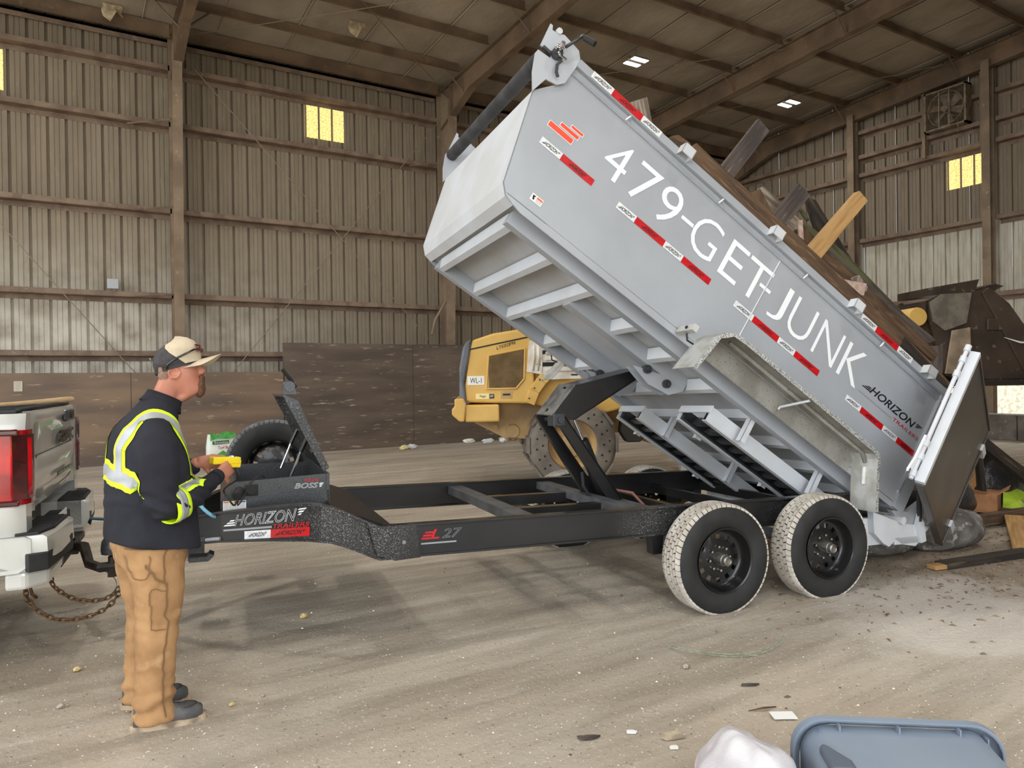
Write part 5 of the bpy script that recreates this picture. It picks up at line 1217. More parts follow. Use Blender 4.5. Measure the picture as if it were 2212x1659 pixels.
def toman(co): d = co-root; return Vector((d.dot(fwd), d.dot(lft), d.z))

# body: head, neck, trunk, arms, legs in one surface; hands with five fingers
B = MB(MAN)
hc = Vector((.115, 0, 1.69))
tilt = R(8)          # looks slightly up
hx = Vector((math.cos(tilt), 0, math.sin(tilt))); hz = Vector((-math.sin(tilt), 0, math.cos(tilt)))
ya = R(-33); hF = MAN.a[0]*math.cos(ya) + MAN.a[1]*math.sin(ya); hL = MAN.a[1]*math.cos(ya) - MAN.a[0]*math.sin(ya)
HD = Fr(MAN(*hc), hF*hx.x + MAN.a[2]*hx.z, hL, hF*hz.x + MAN.a[2]*hz.z)
def hring(z, x0, x1, w, n=20):        # head section at height z: from x0 (back) to x1 (front)
    out = []
    for k in range(n):
        t = 2*PI*k/n; co, si = math.cos(t), math.sin(t)
        x = (x0+x1)/2 + (x1-x0)/2*math.copysign(abs(co)**.9, co); out.append((x, w*math.copysign(abs(si)**.85, si)*(1-.18*max(co, 0)**2), z))
    return out
H = MB(HD)
H.loft([hring(-.155, -.055, .0, .05), hring(-.135, -.058, .045, .05), hring(-.118, -.06, .082, .046), hring(-.10, -.066, .094, .054), hring(-.075, -.078, .092, .064), hring(-.045, -.086, .093, .072),
        hring(-.01, -.094, .094, .075), hring(.03, -.098, .094, .077), hring(.07, -.096, .09, .076), hring(.105, -.08, .07, .064), hring(.125, -.05, .04, .04)])
# nose, brow, lips, ears
H.loft([sec((.088, 0, .035), (.3, 0, -1), .009, .01, 10), sec((.102, 0, .005), (.3, 0, -1), .012, .014, 10), sec((.113, 0, -.018), (.1, 0, -1), .017, .015, 10), sec((.100, 0, -.030), (-.4, 0, -1), .015, .01, 10)])
H.loft([sec((.084, -.035, .04), (0, 1, 0), .008, .01, 8), sec((.092, 0, .04), (0, 1, 0), .009, .012, 8), sec((.084, .035, .04), (0, 1, 0), .008, .01, 8)])
H.loft([sec((.086, -.02, -.058), (0, 1, 0), .007, .006, 8), sec((.097, 0, -.056), (0, 1, 0), .011, .009, 8), sec((.086, .02, -.058), (0, 1, 0), .007, .006, 8)])
for sg in (-1, 1):
    H.lathe((-.008, sg*.078, -.008), (.15, sg, 0), [(.0001, -.012), (.016, -.006), (.022, .004), (.028, .012), (.03, .006), (.026, -.01)], 14)
    H.sphere((-.006, sg*.076, -.030), .011, 8, 6)
B.v += H.v; B.f += [tuple(i+len(B.v)-len(H.v) for i in f) for f in H.f]
B.loft([sec((-.01, 0, 1.42), (.25, 0, 1), .055, .05), sec((.01, 0, 1.50), (.4, 0, 1), .054, .052), sec((.04, 0, 1.57), (.45, 0, 1), .054, .054), sec((.075, 0, 1.64), (.3, 0, 1), .055, .058)])
B.loft([sec((-.03, 0, .84), (0, 0, 1), .11, .09), sec((-.02, 0, 1.05), (0, 0, 1), .13, .11), sec((-.03, 0, 1.25), (0, 0, 1), .14, .10), sec((-.03, 0, 1.36), (0, 0, 1), .14, .08), sec((-.02, 0, 1.43), (0, 0, 1), .08, .05)])
arm = {-1: [(-.05, -.18, 1.38), (-.07, -.258, 1.24), (-.05, -.262, 1.08), (.11, -.20, 1.09), (.27, -.085, 1.16)],
       1: [(-.04, .19, 1.40), (.0, .27, 1.24), (.04, .275, 1.11), (.15, .20, 1.15), (.235, .10, 1.215)]}
for sg, pts in arm.items():
    B.tube(pts, [.055, .05, .042, .038, .028], 14)
for sg in (-1, 1):
    B.loft([sec((-.03, sg*.085, .86), (0, 0, 1), .07, .08, 14), sec((-.02, sg*.10, .70), (0, 0, 1), .075, .08, 14), sec((-.01, sg*.11, .50), (0, 0, 1), .052, .055, 14),
            sec((-.03, sg*.115, .36), (0, 0, 1), .05, .055, 14), sec((-.03, sg*.12, .12), (0, 0, 1), .036, .04, 14), sec((-.02, sg*.12, .05), (0, 0, 1), .036, .05, 14)])
# hands: palms on either side of the remote, fingers curling round it
RC = Vector((.345, .0, 1.215))
def hand(mb, wrist, palm_dir, nrm, thumb_side, curl):
    w = Vector(wrist); d = Vector(palm_dir).normalized(); n_ = Vector(nrm).normalized(); s_ = d.cross(n_).normalized()*thumb_side
    up = n_
    mb.loft([sec(w, d, .030, .022, 12, up), sec(w+d*.03, d, .036, .02, 12, up), sec(w+d*.07, d, .043, .017, 12, up), sec(w+d*.095, d, .041, .014, 12, up)])
    ln = [.034, .040, .037, .030]
    for k in range(4):
        b = w + d*.092 + s_*(.031-.0205*k); L1 = ln[k]; p = [b]; dr = d.copy(); ang = 0
        for j, (f, a) in enumerate(((1.0, curl*.5), (.8, curl), (.65, curl*.9))):
            ang += a; dr = d*math.cos(ang) - n_*math.sin(ang); p.append(p[-1] + dr*L1*f)
        mb.tube([b-d*.02]+p, [.0095, .0095, .0095, .0085, .0065], 8)
    tb_ = w + d*.03 + s_*.03; q1 = tb_ + (d*.5+s_*.7-n_*.35).normalized()*.04; q2 = q1 + (d*.9+s_*.1-n_*.5).normalized()*.034; q3 = q2 + (d*.95-s_*.15-n_*.3).normalized()*.026
    mb.tube([tb_-s_*.012, tb_, q1, q2, q3], [.012, .0125, .0115, .0105, .008], 8)
hand(B, arm[-1][4], (.75, .5, .28), (.35, -.9, .2), 1, R(46))
hand(B, arm[1][4], (.85, -.35, .0), (.2, .95, .25), -1, R(44))
body = remesh('body', B, skin, man, .0065, 3)

# clothes -----------------------------------------------------------
S = MB(MAN)
S.loft([sec((-.025, 0, .845), (.2, 0, 1), .226, .212, 28), sec((-.03, 0, .93), (.1, 0, 1), .222, .206, 28), sec((-.03, 0, 1.03), (0, 0, 1), .216, .200, 28), sec((-.035, 0, 1.13), (0, 0, 1), .212, .190, 28),
        sec((-.04, 0, 1.23), (-.05, 0, 1), .21, .178, 28), sec((-.045, 0, 1.33), (0, 0, 1), .198, .163, 28), sec((-.04, 0, 1.405), (.1, 0, 1), .178, .14, 28), sec((-.02, 0, 1.46), (.2, 0, 1), .140, .115, 28),
        sec((.01, 0, 1.505), (.35, 0, 1), .10, .092, 28), sec((.025, 0, 1.54), (.45, 0, 1), .082, .080, 28), sec((.03, 0, 1.55), (.45, 0, 1), .074, .072, 28)])
slv = {-1: ([(-.05, -.12, 1.405), (-.06, -.205, 1.345), (-.07, -.258, 1.24), (-.075, -.268, 1.14), (-.05, -.262, 1.065), (.03, -.24, 1.06), (.11, -.20, 1.09), (.18, -.155, 1.125), (.25, -.10, 1.155)], [.085, .09, .085, .08, .078, .07, .058, .047, .037]),
       1: ([(-.04, .12, 1.405), (-.03, .20, 1.34), (-.01, .262, 1.24), (.01, .285, 1.16), (.05, .27, 1.10), (.11, .235, 1.12), (.16, .19, 1.155), (.21, .13, 1.19), (.225, .115, 1.205)], [.085, .09, .085, .08, .076, .068, .058, .047, .040])}
for sg, (pts, rad) in slv.items():
    S.tube(pts, rad, 18)
def folds(co):
    p = toman(co); z = p.z
    f = noise.noise(Vector((p.x*5, p.y*5, z*9)))*.009 + noise.noise(Vector((p.x*9+3, p.y*9, z*26)))*.004*(1 if .95 < z < 1.2 else .5)
    elb = math.exp(-((z-1.08)/.07)**2)*(1 if abs(p.y) > .2 else .25)
    f += elb*.008*math.sin((p.x*.6+z)*95 + p.y*20)
    return f
shirt = remesh('sweatshirt', S, shirt_m, man, .011, 5, folds)
# collar and hem
g = MB(MAN)
ring = lambda c, a, b, tx, n=28: [(c[0]+a*math.cos(2*PI*k/n), b*math.sin(2*PI*k/n), c[2]+tx*a*math.cos(2*PI*k/n)) for k in range(n)]
g.loft([ring((.02, 0, 1.515), .092, .084, -.45), ring((.033, 0, 1.545), .080, .074, -.45), ring((.043, 0, 1.568), .077, .070, -.45), ring((.043, 0, 1.565), .068, .062, -.45)], caps=False)
obj('collar', g, shirt_m, man, smooth=True, solid=.004)
# stripes: ribbons laid on the sweatshirt by nearest point
bm_t = bmesh.new(); bm_t.from_mesh(shirt.data); bvh = BVHTree.FromBMesh(bm_t)
lroot = root
def onshirt(p, lift=.004):
    wv = MAN(*p) - world_loc(shirt); loc, nr, _, _ = bvh.find_nearest(wv); q = loc + nr*lift + world_loc(shirt); return tuple(q)
def ribbon(name, path, wid, m, lift=.004, cols=5, wdir=None):
    path = [Vector(p) for p in path]; fine = smooth_path(path, 8); rows = []
    for i, p in enumerate(fine):
        d = (fine[min(i+1, len(fine)-1)]-fine[max(i-1, 0)]).normalized()
        wv = MAN(*p) - world_loc(shirt); loc, nr, _, _ = bvh.find_nearest(wv)
        nl = Vector((nr.dot(MAN.a[0]), nr.dot(MAN.a[1]), nr.z)); ll = loc + world_loc(shirt) - MAN.o; pl = Vector((ll.dot(MAN.a[0]), ll.dot(MAN.a[1]), ll.z))
        s_ = nl.cross(d).normalized()
        rows.append([onshirt(pl + s_*wid*(k/(cols-1)-.5), lift) for k in range(cols)])
    g = MB(); g.grid(rows); return obj(name, g, m, shirt, smooth=True, fix=False)
def tri(path, w=.105):
    ribbon('hi_vis_band', path, w, hv_y, .004, 9); ribbon('reflective_band', path, w*.52, hv_s, .0065, 7)
n_ = 30
belt = []
for k in range(n_+1):
    t = 2*PI*k/n_ ; belt.append((-.055+.25*math.cos(t), .25*math.sin(t), 1.175 - .06*math.sin(-t)*0 + .055*(-math.cos(t)) - .035*max(0, -math.sin(t))))
# leave out the stretches under the arms
tri(belt, .10)
for sg in (-1, 1):
    tri([(-.22, sg*.12, 1.21), (-.24, sg*.115, 1.28), (-.23, sg*.12, 1.35), (-.17, sg*.135, 1.42), (-.06, sg*.13, 1.48), (.05, sg*.14, 1.44), (.12, sg*.13, 1.36), (.15, sg*.12, 1.27), (.15, sg*.12, 1.15)], .085)
    pts, rad = slv[sg]
    pp = [Vector(p) for p in pts]; c0 = pp[4].lerp(pp[5], .55); d = (pp[6]-pp[4]).normalized()
    for nm, wd, ex_, mm in (('hi_vis_band', .042, .0, hv_y), ('reflective_band', .021, .003, hv_s)):
        g = MB(MAN); g.loft([sec(c0+d*k, d, (.079 if k < 0 else .074)+ex_, (.079 if k < 0 else .074)+ex_, 26) for k in (-wd, -wd*.5, 0, wd*.5, wd)], caps=False); obj(nm, g, mm, shirt, smooth=True, solid=.003)
bm_t.free()
g = MB(MAN)
for sg in (-1,): 
    pts = [Vector(p) for p in ((.235, -.118, 1.148), (.262, -.094, 1.160))]; g.tube([tuple(p) for p in pts], [.040, .037], 16)
obj('cuff', g, shirt_m, man, smooth='auto')

P_ = MB(MAN)
P_.loft([sec((-.03, 0, .76), (0, 0, 1), .172, .148, 28), sec((-.03, 0, .87), (0, 0, 1), .172, .150, 28), sec((-.03, 0, 1.0), (0, 0, 1), .16, .145, 28)])
for sg in (-1, 1):
    fx_ = -.015 if sg < 0 else .015; yy = .0 if sg < 0 else .03
    P_.loft([sec((-.045, sg*.085, .86), (0, 0, 1), .105, .145, 22), sec((-.04, sg*.098, .74), (0, 0, 1), .103, .125, 22), sec((-.035, sg*(.11+yy*.3), .62), (0, 0, 1), .096, .108, 22),
             sec((-.03+fx_, sg*(.118+yy*.6), .48), (0, 0, 1), .086, .092, 22), sec((-.045+fx_, sg*(.122+yy), .33), (0, 0, 1), .082, .086, 22), sec((-.05+fx_, sg*(.125+yy), .18), (0, 0, 1), .078, .084, 22),
             sec((-.05+fx_, sg*(.126+yy), .08), (0, 0, 1), .080, .090, 22), sec((-.05+fx_, sg*(.126+yy), .032), (0, 0, 1), .082, .094, 22)])
def pfold(co):
    p = toman(co); z = p.z; f = noise.noise(Vector((p.x*5, p.y*5, z*5)))*.006
    k = math.exp(-((z-.12)/.09)**2)*.009 + math.exp(-((z-.5)/.09)**2)*.003 + math.exp(-((z-.8)/.06)**2)*.002
    return f + k*math.sin(z*75 + p.x*30 + 6*noise.noise(Vector((p.x*5, p.y*5, z*4)))) + abs(noise.noise(Vector((p.x*9+z*6, p.y*9, z*9-p.x*7))))*.009 + noise.noise(Vector((p.x*22+z*14, p.y*22, z*24)))*.003
pants = remesh('trousers', P_, pants_m, man, .010, 5, pfold)
bmp = bmesh.new(); bmp.from_mesh(pants.data); bvh = BVHTree.FromBMesh(bmp); shirt_keep = shirt; shirt = pants
seam_m = mat('tan_stitching', (120, 88, 56), .9)
ribbon('side_seam', [(-.03, -.3, .86), (-.03, -.3, .7), (-.03, -.3, .5), (-.04, -.3, .3), (-.04, -.3, .08)], .007, seam_m, .005, 3)
def pocket(name, pts, w=.005):
    ribbon(name, pts, w, seam_m, .006, 3)
pocket('utility_pocket', [(-.035, -.26, .66), (-.12, -.26, .665), (-.125, -.26, .58), (-.12, -.26, .50), (-.04, -.26, .49)])
pocket('hammer_loop', [(-.13, -.26, .80), (-.10, -.26, .74), (-.04, -.27, .70), (-.02, -.27, .69)], .010)
pocket('back_pocket', [(-.12, -.26, .84), (-.125, -.26, .74), (-.17, -.2, .72), (-.2, -.15, .75), (-.2, -.12, .83)])
bmp.free(); shirt = shirt_keep
# boots
for sg in (-1, 1):
    fx_ = -.015 if sg < 0 else .015; yy = 0 if sg < 0 else .03; yaw = R(-24-5*sg)
    bo = MAN(-.055+fx_, sg*(.126+yy), 0); BF = Fr(bo, MAN.a[0]*math.cos(yaw)+MAN.a[1]*math.sin(yaw), MAN.a[1]*math.cos(yaw)-MAN.a[0]*math.sin(yaw), (0, 0, 1))
    g = MB(BF); K = [(-.088, .030, .08), (-.07, .038, .105), (-.02, .04, .115), (.04, .041, .098), (.09, .047, .078), (.14, .050, .068), (.18, .046, .062), (.205, .032, .05), (.212, .015, .04)]
    rg = []
    for x, w, h in K: rg.append([(x, w*math.copysign(abs(math.cos(t))**.7, math.cos(t)), .028+(h-.0)*max(0, math.sin(t))**.8*.9 if math.sin(t) > 0 else .026) for t in [2*PI*k/16 for k in range(16)]])
    g.loft(rg); boot = obj('boot', g, boot_m, man, smooth=True)
    g = MB(BF); top = []
    for k in range(28):
        t = 2*PI*k/28; co, si = math.cos(t), math.sin(t); x = .062+.168*math.copysign(abs(co)**.85, co); y = (.048+.007*co)*math.copysign(abs(si)**.75, si); top.append((x, y))
    g.prism(top, .0, .030, 'xy'); obj('sole', g, sole_m, boot, smooth='auto')
    g = MB(BF); g.tube([(.205, .0, .052)]+[(.13+.055*math.cos(t), .040*math.sin(t), .083) for t in [PI*k/8-PI/2 for k in range(9)]][::1], .0025, 5); obj('toe_seam', g, tool_black, boot)
    for k in range(4):
        g = MB(BF); g.tube([(.025+.024*k, -.032, .108-.008*k), (.032+.024*k, 0, .122-.009*k), (.025+.024*k, .032, .108-.008*k)], .003, 5); obj('lace', g, ink, boot)
# cap, sunglasses, hair, beard, eyes
g = MB(HD)
def cring(z, x0, x1, w, n=24): return [((x0+x1)/2+(x1-x0)/2*math.cos(2*PI*k/n), w*math.sin(2*PI*k/n), z + (.018*math.cos(2*PI*k/n))) for k in range(n)]
g.loft([cring(.022, -.112, .108, .088), cring(.06, -.118, .112, .093), cring(.095, -.113, .106, .089), cring(.125, -.096, .09, .074), cring(.146, -.066, .06, .05), cring(.156, -.03, .026, .024), cring(.158, -.008, .004, .006)])
cap = obj('cap', g, cap_d, man, smooth=True)
g = MB(HD)      # tan front panels over the mesh
rows = []
for (z, x0, x1, w) in ((.022, -.112, .108, .088), (.06, -.118, .112, .093), (.095, -.113, .106, .089), (.125, -.096, .09, .074), (.146, -.066, .06, .05), (.157, -.03, .026, .024), (.1595, -.008, .004, .006)):
    a_ = R(64) + (z-.03)*8
    rows.append([((x0+x1)/2+((x1-x0)/2+.002)*math.cos(t), (w+.002)*math.sin(t), z+.018*math.cos(t)+.0005) for t in [(-a_+2*a_*k/16) for k in range(17)]])
g.grid(rows); obj('front_panel', g, cap_t, cap, smooth=True, fix=False)
g = MB(HD); rows = []
for j in range(7):
    rr_ = j/6; rows.append([(.103*math.cos(t) + .105*rr_*math.cos(t*.8)**.6, .086*math.sin(t)*(1-.06*rr_), .044 - .040*(math.sin(t))**2*(1+.3*rr_) + .012*rr_) for t in [R(-66)+R(132)*k/16 for k in range(17)]])
g.grid(rows); obj('brim', g, cap_t, cap, smooth=True, fix=False, solid=.004)
g = MB(HD); g.sphere((-.002, 0, .160), .007, 8, 6); obj('cap_button', g, cap_t, cap)
g = MB(HD); g.loft([cring(.014, -.113, .106, .0885), cring(.03, -.114, .109, .090)], caps=False); obj('sweat_band', g, ink, cap, smooth=True)
g = MB(HD); g.add([(-.118, -.045, .085), (-.122, -.005, .085), (-.122, -.005, .074), (-.121, -.020, .074), (-.120, -.02, .045), (-.118, -.034, .045), (-.118, -.034, .074), (-.116, -.045, .074)], [tuple(range(8))]); obj('cap_emblem', g, lab_w, cap, fix=False)
gl = mat('dark_sunglasses', (14, 14, 16), .12, coat=.6)
g = MB(HD)
for sg in (-1, 1): g.tube([(.118, sg*.045, .098), (.10, sg*.082, .092), (.02, sg*.094, .062), (-.025, sg*.094, .038), (-.035, sg*.092, .015)], [.004, .005, .005, .004, .003], 6)
sg_ = obj('sunglasses', g, gl, man, smooth=True)
for sg in (-1, 1):
    g = MB(HD); rows = [[(.124-.02*(v*.5)-.9*(y-.0)**2*3, sg*y, .085+.036*v) for y in [.006+.052*k/6 for k in range(7)]] for v in (0, .33, .66, 1.0)]
    g.grid(rows); obj('lens', g, mat('red_mirror_lens', (120, 26, 30), .08, .5, coat=1.0), sg_, smooth=True, fix=False, solid=.002)
g = MB(HD); g.loft([hring(-.08, -.083, -.045, .05), hring(-.05, -.09, -.03, .0735), hring(-.01, -.0975, -.012, .0785), hring(.03, -.101, .02, .080)]); obj('hair', g, grey_hair, man, smooth=True)
g = MB(HD)
g.loft([sec((.098, 0, -.036), (.2, 0, -1), .024, .010, 12), sec((.104, 0, -.046), (.0, 0, -1), .030, .010, 12), sec((.100, 0, -.062), (-.1, 0, -1), .031, .010, 12), sec((.092, 0, -.082), (-.0, 0, -1), .031, .016, 12),
        sec((.090, 0, -.105), (-.1, 0, -1), .028, .020, 12), sec((.080, 0, -.126), (-.4, 0, -1), .022, .020, 12), sec((.068, 0, -.142), (-.6, 0, -1), .010, .010, 12)])
obj('goatee', g, hair_m, man, smooth=True)
for sg in (-1, 1):
    g = MB(HD); g.sphere((.082, sg*.032, .020), .011, 12, 8); e_ = obj('eye', g, mat('eye_white', (226, 218, 210), .2), man, smooth=True)
    g = MB(HD); g.sphere((.0905, sg*.033, .020), .0045, 8, 6); obj('iris', g, ink, e_)
    g = MB(HD); g.tube([(.084, sg*.016, .042), (.088, sg*.034, .046), (.078, sg*.052, .040)], .004, 5); obj('eyebrow', g, hair_m, man)
# the remote
RF = Fr(MAN(.352, -.005, 1.215), MAN.a[0]*math.cos(R(-4)) + MAN.a[2]*math.sin(R(-4)), MAN.a[1], MAN.a[2]*math.cos(R(-4)) - MAN.a[0]*math.sin(R(-4)))
yel = mat('yellow_remote_plastic', (236, 208, 20), .4, col2=(224, 194, 18), scale=10)
g = MB(RF); g.box(-.09, .055, -.032, .032, -.012, .026); g.prism([(.01, -.03), (.055, -.03), (.06, .01), (-.01, .0)], -.03, .03)
rem = obj('remote_control', g, yel, bevel=.006); recentre(rem); tag(rem, 'yellow hand remote held in the hands of the man in hi-vis', 'remote')
g = MB(RF); g.lathe((.02, -.0, .026), (0, 0, 1), [(.016, 0), (.015, .004), (.009, .004), (.008, .007), (.0001, .007)], 16); obj('button', g, chrome, rem)
g = MB(); g.tube(smooth_path([RF(.035, 0, -.03), RF(.04, -.05, -.08), FRM(.0, tb0-.06, .22), FRM(.03, tb0-.08, .16), FRM(.06, tb0-.06, .12), FRM(.085, tb0-.04, .165)]), .0055, 6)
tag(recentre(obj('remote_cable', g, black_rub, smooth=True)), 'black cable from the yellow remote to the toolbox socket', 'cable')
g = MB(); g.tube(smooth_path([FRM(.085, tb0-.045, .165), FRM(.08, tb0-.07, .12), FRM(.11, tb0-.05, .16), FRM(.16, tb0-.02, .25), FRM(.21, tb0, .29), FRM(.24, tb0+.04, .27)]), .004, 6)
tag(recentre(obj('charging_lead', g, black_rub, smooth=True)), 'thin black lead arching from the socket over the toolbox edge', 'cable')
def align(o, d, upv=(0, 0, 1)):      # give a board a local frame with x along its grain
    d = Vector(d).normalized(); y = Vector(upv).cross(d)
    if y.length < .1: y = Vector((0, 1, 0)).cross(d)
    y.normalize(); z = d.cross(y); m = Matrix((d, y, z)).transposed(); o.data.transform(m.inverted().to_4x4()); o.rotation_euler = m.to_euler(); return o
# ---------------------------------------------------------------- lumber in the raised bed
WD = {'brown': mat('old_brown_lumber', (104, 80, 58), .85, col2=(66, 50, 38), scale=2.2, stretch=(1, 9, 9), lo=.35, hi=.65, col3=(140, 112, 82), s3=6, lo3=.58, hi3=.75, bump=.4, bscale=12),
      'dark': mat('rotten_dark_lumber', (60, 50, 42), .9, col2=(38, 32, 28), scale=2.2, stretch=(1, 9, 9), col3=(92, 84, 62), s3=3, lo3=.6, hi3=.75, bump=.4, bscale=12),
      'grey': mat('weathered_grey_board', (92, 82, 76), .9, col2=(66, 58, 55), scale=2.5, stretch=(1, 10, 10), col3=(150, 138, 126), s3=5, lo3=.62, hi3=.72, bump=.5, bscale=12),
      'pale': mat('silvered_old_board', (160, 148, 132), .9, col2=(104, 92, 80), scale=3, stretch=(1, 10, 10), bump=.5, bscale=12),
      'yellow': mat('fresh_yellow_pine', (182, 144, 92), .7, col2=(150, 110, 66), scale=2.2, stretch=(1, 12, 12), lo=.4, hi=.65, col3=(200, 172, 136), s3=1.5, lo3=.66, hi3=.7, bump=.25, bscale=12),
      'pink': mat('pinkish_sawn_block', (196, 170, 156), .8, col2=(170, 142, 128), scale=20, bump=.3),
      'green': mat('mossy_green_pole', (92, 92, 62), .9, col2=(66, 60, 44), scale=3, stretch=(1, 8, 8), bump=.3)}
def wood_plank(poly, t, th, m, label, slant=0.0):
    g = MB(BED); n = len(poly)
    vs = [(u, t+slant*(v-poly[0][1]), v) for u, v in poly] + [(u, t+th+slant*(v-poly[0][1]), v) for u, v in poly]
    g.add(vs, [tuple(range(n)), tuple(reversed(range(n, 2*n)))]+[(i, i+n, (i+1) % n+n, (i+1) % n) for i in range(n)])
    o = obj('plank', g, WD[m], bevel=.004); recentre(o); e = max(((poly[(i+1) % n][0]-poly[i][0], poly[(i+1) % n][1]-poly[i][1]) for i in range(n)), key=lambda q: q[0]**2+q[1]**2)
    align(o, BU*e[0]+BV*e[1], BT); return tag(o, label, 'plank', 'boards in the raised bed')
for args in (([(3.632, 1.398), (3.54, 1.534), (3.20, 1.20), (3.10, .9), (3.3, .9), (3.42, 1.15)], .3, .04, 'pale', 'silvery grey board sticking up behind the foremost white tape of the bed rail'),
    ([(3.211, 1.42), (3.163, 1.474), (3.05, 1.49), (2.9, 1.40), (2.7, 1.25), (3.0, 1.15), (3.21, 1.30)], .3, .12, 'brown', 'rough brown log end just behind the first stake pocket'),
    ([(3.09, 1.25), (3.07, 1.391), (.53, 1.375), (.52, 1.10), (3.0, 1.08)], .12, .1, 'brown', 'long wide brown timber lying along the rail through most of the bed'),
    ([(2.411, 2.544), (2.257, 2.526), (2.38, 1.60), (2.54, 1.62)], .8, .045, 'grey', 'tall weathered dark board standing above the 479 of the bed side, with a knot hole'),
    ([(1.912, 2.082), (1.754, 2.074), (1.90, 1.25), (2.05, 1.27)], .5, .05, 'grey', 'weathered dark board standing above the second stake pocket'),
    ([(1.585, 2.13), (1.465, 2.117), (1.69, 1.05), (1.84, 1.05)], .13, .07, 'yellow', 'bright yellow pine board leaning out over the rail'),
    ([(1.36, 2.63), (1.24, 2.66), (.30, 2.36), (.1, 2.1), (.47, 2.2), (.9, 2.30)], 1.2, .06, 'dark', 'black rotten board standing farthest back behind the yellow pine board'),
    ([(2.01, 2.09), (1.914, 2.10), (.9, 2.20), (-.50, 2.13), (-.48, 2.05), (.9, 2.05)], .9, .07, 'green', 'long greenish pole slanting down to the rear over the other lumber'),
    ([(1.225, 1.498), (.985, 1.626), (.959, 1.513), (1.122, 1.44)], .28, .09, 'pink', 'short pinkish sawn block lying on the wide brown timber'),
    ([(.995, 1.707), (.924, 1.811), (.787, 1.781), (.74, 1.60), (.9, 1.55)], .5, .05, 'pale', 'small grey offcut standing behind the pinkish block'),
    ([(2.338, 1.576), (2.266, 1.694), (2.035, 1.596), (1.95, 1.40), (2.2, 1.35)], .4, .05, 'brown', 'short reddish brown board end between the two weathered upright boards'),
    ([(2.065, 2.016), (2.038, 2.053), (1.50, 2.05), (1.45, 1.9), (1.9, 1.85)], .8, .05, 'pale', 'thin splintered grey board between the two weathered upright boards'),
    ([(2.32, 1.90), (2.27, 2.03), (2.05, 2.02), (1.9, 1.85), (2.2, 1.8)], .95, .04, 'dark', 'narrow dark board just right of the tallest upright board'),
    ([(1.6, 1.55), (1.6, 1.68), (-.30, 1.60), (-.58, 1.57), (-.35, 1.45)], .45, .08, 'brown', 'brown plank running out over the rear of the bed, middle layer'),
    ([(1.5, 1.72), (1.5, 1.84), (.5, 1.86), (-.39, 1.84), (-.35, 1.74)], .6, .06, 'brown', 'brown plank with a broken tip under the greenish pole'),
    ([(1.2, 1.85), (1.2, 1.95), (.154, 1.99), (-.386, 2.02), (-.29, 1.90)], .7, .05, 'grey', 'grey plank ending in a broken point against the loader bucket'),
    ([(1.0, 1.25), (1.0, 1.42), (.346, 1.50), (-.386, 1.44), (-.38, 1.35)], .3, .07, 'dark', 'black plank sticking out past the rear stake pocket'),
    ([(2.6, 1.40), (2.55, 1.53), (.8, 1.62), (.6, 1.50)], .35, .06, 'brown', 'brown plank lying just behind the wide timber'),
    ([(2.9, 1.30), (2.9, 1.45), (1.6, 1.62), (1.5, 1.45)], .55, .06, 'dark', 'dark plank in the shade behind the first weathered board'),
    ([(1.72, 1.72), (1.62, 1.80), (1.45, 1.72), (1.45, 1.3), (1.6, 1.3)], .5, .04, 'brown', 'brown board end tucked between the second weathered board and the yellow one'),
    ([(1.79, 1.74), (1.76, 1.77), (1.45, 1.35), (1.5, 1.3)], .42, .02, 'pink', 'thin pale lath leaning on the left of the yellow pine board'),
    ([(2.9, 1.1), (2.9, 1.3), (.1, 1.4), (.1, 1.2)], .9, .3, 'dark', 'thick dark bundle of boards filling the middle of the bed'),
    ([(2.4, 1.4), (2.4, 1.6), (.0, 1.75), (.0, 1.5)], 1.2, .3, 'brown', 'brown beam lying along the far side of the bed')):
    wood_plank(*args)
g = MB(BED); g.cyl((1.40, 1.2, 2.46), (1.22, 1.2, 2.42), .02, n=8); tag(recentre(obj('stick', g, WD['green'])), 'short mossy stick end across the black rotten board', 'stick')

# ---------------------------------------------------------------- debris pile behind the trailer
def bag(name, c, r, m, label, seed=0, cat='bag', rz=0, group=None, rough=.12):
    g = MB(); n, k = 30, 20; rows = []
    for i in range(1, k):
        a = PI*i/k; row = []
        for j in range(n):
            t = 2*PI*j/n; d = Vector((math.sin(a)*math.cos(t), math.sin(a)*math.sin(t), math.cos(a)))
            q = 1 + rough*noise.noise(d*2.2+Vector((seed, 0, 0))) + rough*.8*abs(noise.noise(d*5+Vector((0, seed, 0)))) - rough*.5*abs(noise.noise(d*11+Vector((0, 0, seed))))
            x, y, z = d.x*r[0]*q, d.y*r[1]*q, d.z*r[2]*q; co, si = math.cos(rz), math.sin(rz)
            row.append((c[0]+x*co-y*si, c[1]+x*si+y*co, max(.004, c[2]+z)))
        rows.append(row)
    g.loft(rows); o = obj(name, g, m, smooth=True, sub=1); recentre(o); return tag(o, label, cat, group)
plastic_g = mat('dusty_grey_plastic_bag', (118, 116, 112), .6, col2=(84, 80, 76), scale=6, col3=(160, 158, 154), s3=14, lo3=.58, hi3=.68, bump=.6, bscale=14, bdist=.03)
plastic_b = mat('black_plastic_bag', (24, 24, 26), .3, col2=(40, 40, 42), scale=5, bump=.5, bscale=16, bdist=.03)
bag('rubbish_bag', (7.0, 3.72, .17), (.46, .30, .22), plastic_g, 'big dusty grey plastic rubbish bag on the floor under the tailgate', 1, rz=R(-15))
bag('rubbish_bag', (7.75, 4.15, .33), (.42, .36, .25), plastic_b, 'black rubbish bag lying between the dusty grey bag and the cardboard box', 2)
bag('rubbish_bag', (9.2, 5.0, .45), (.38, .36, .32), plastic_b, 'black rubbish bag under the two slanting beams, left one', 3)
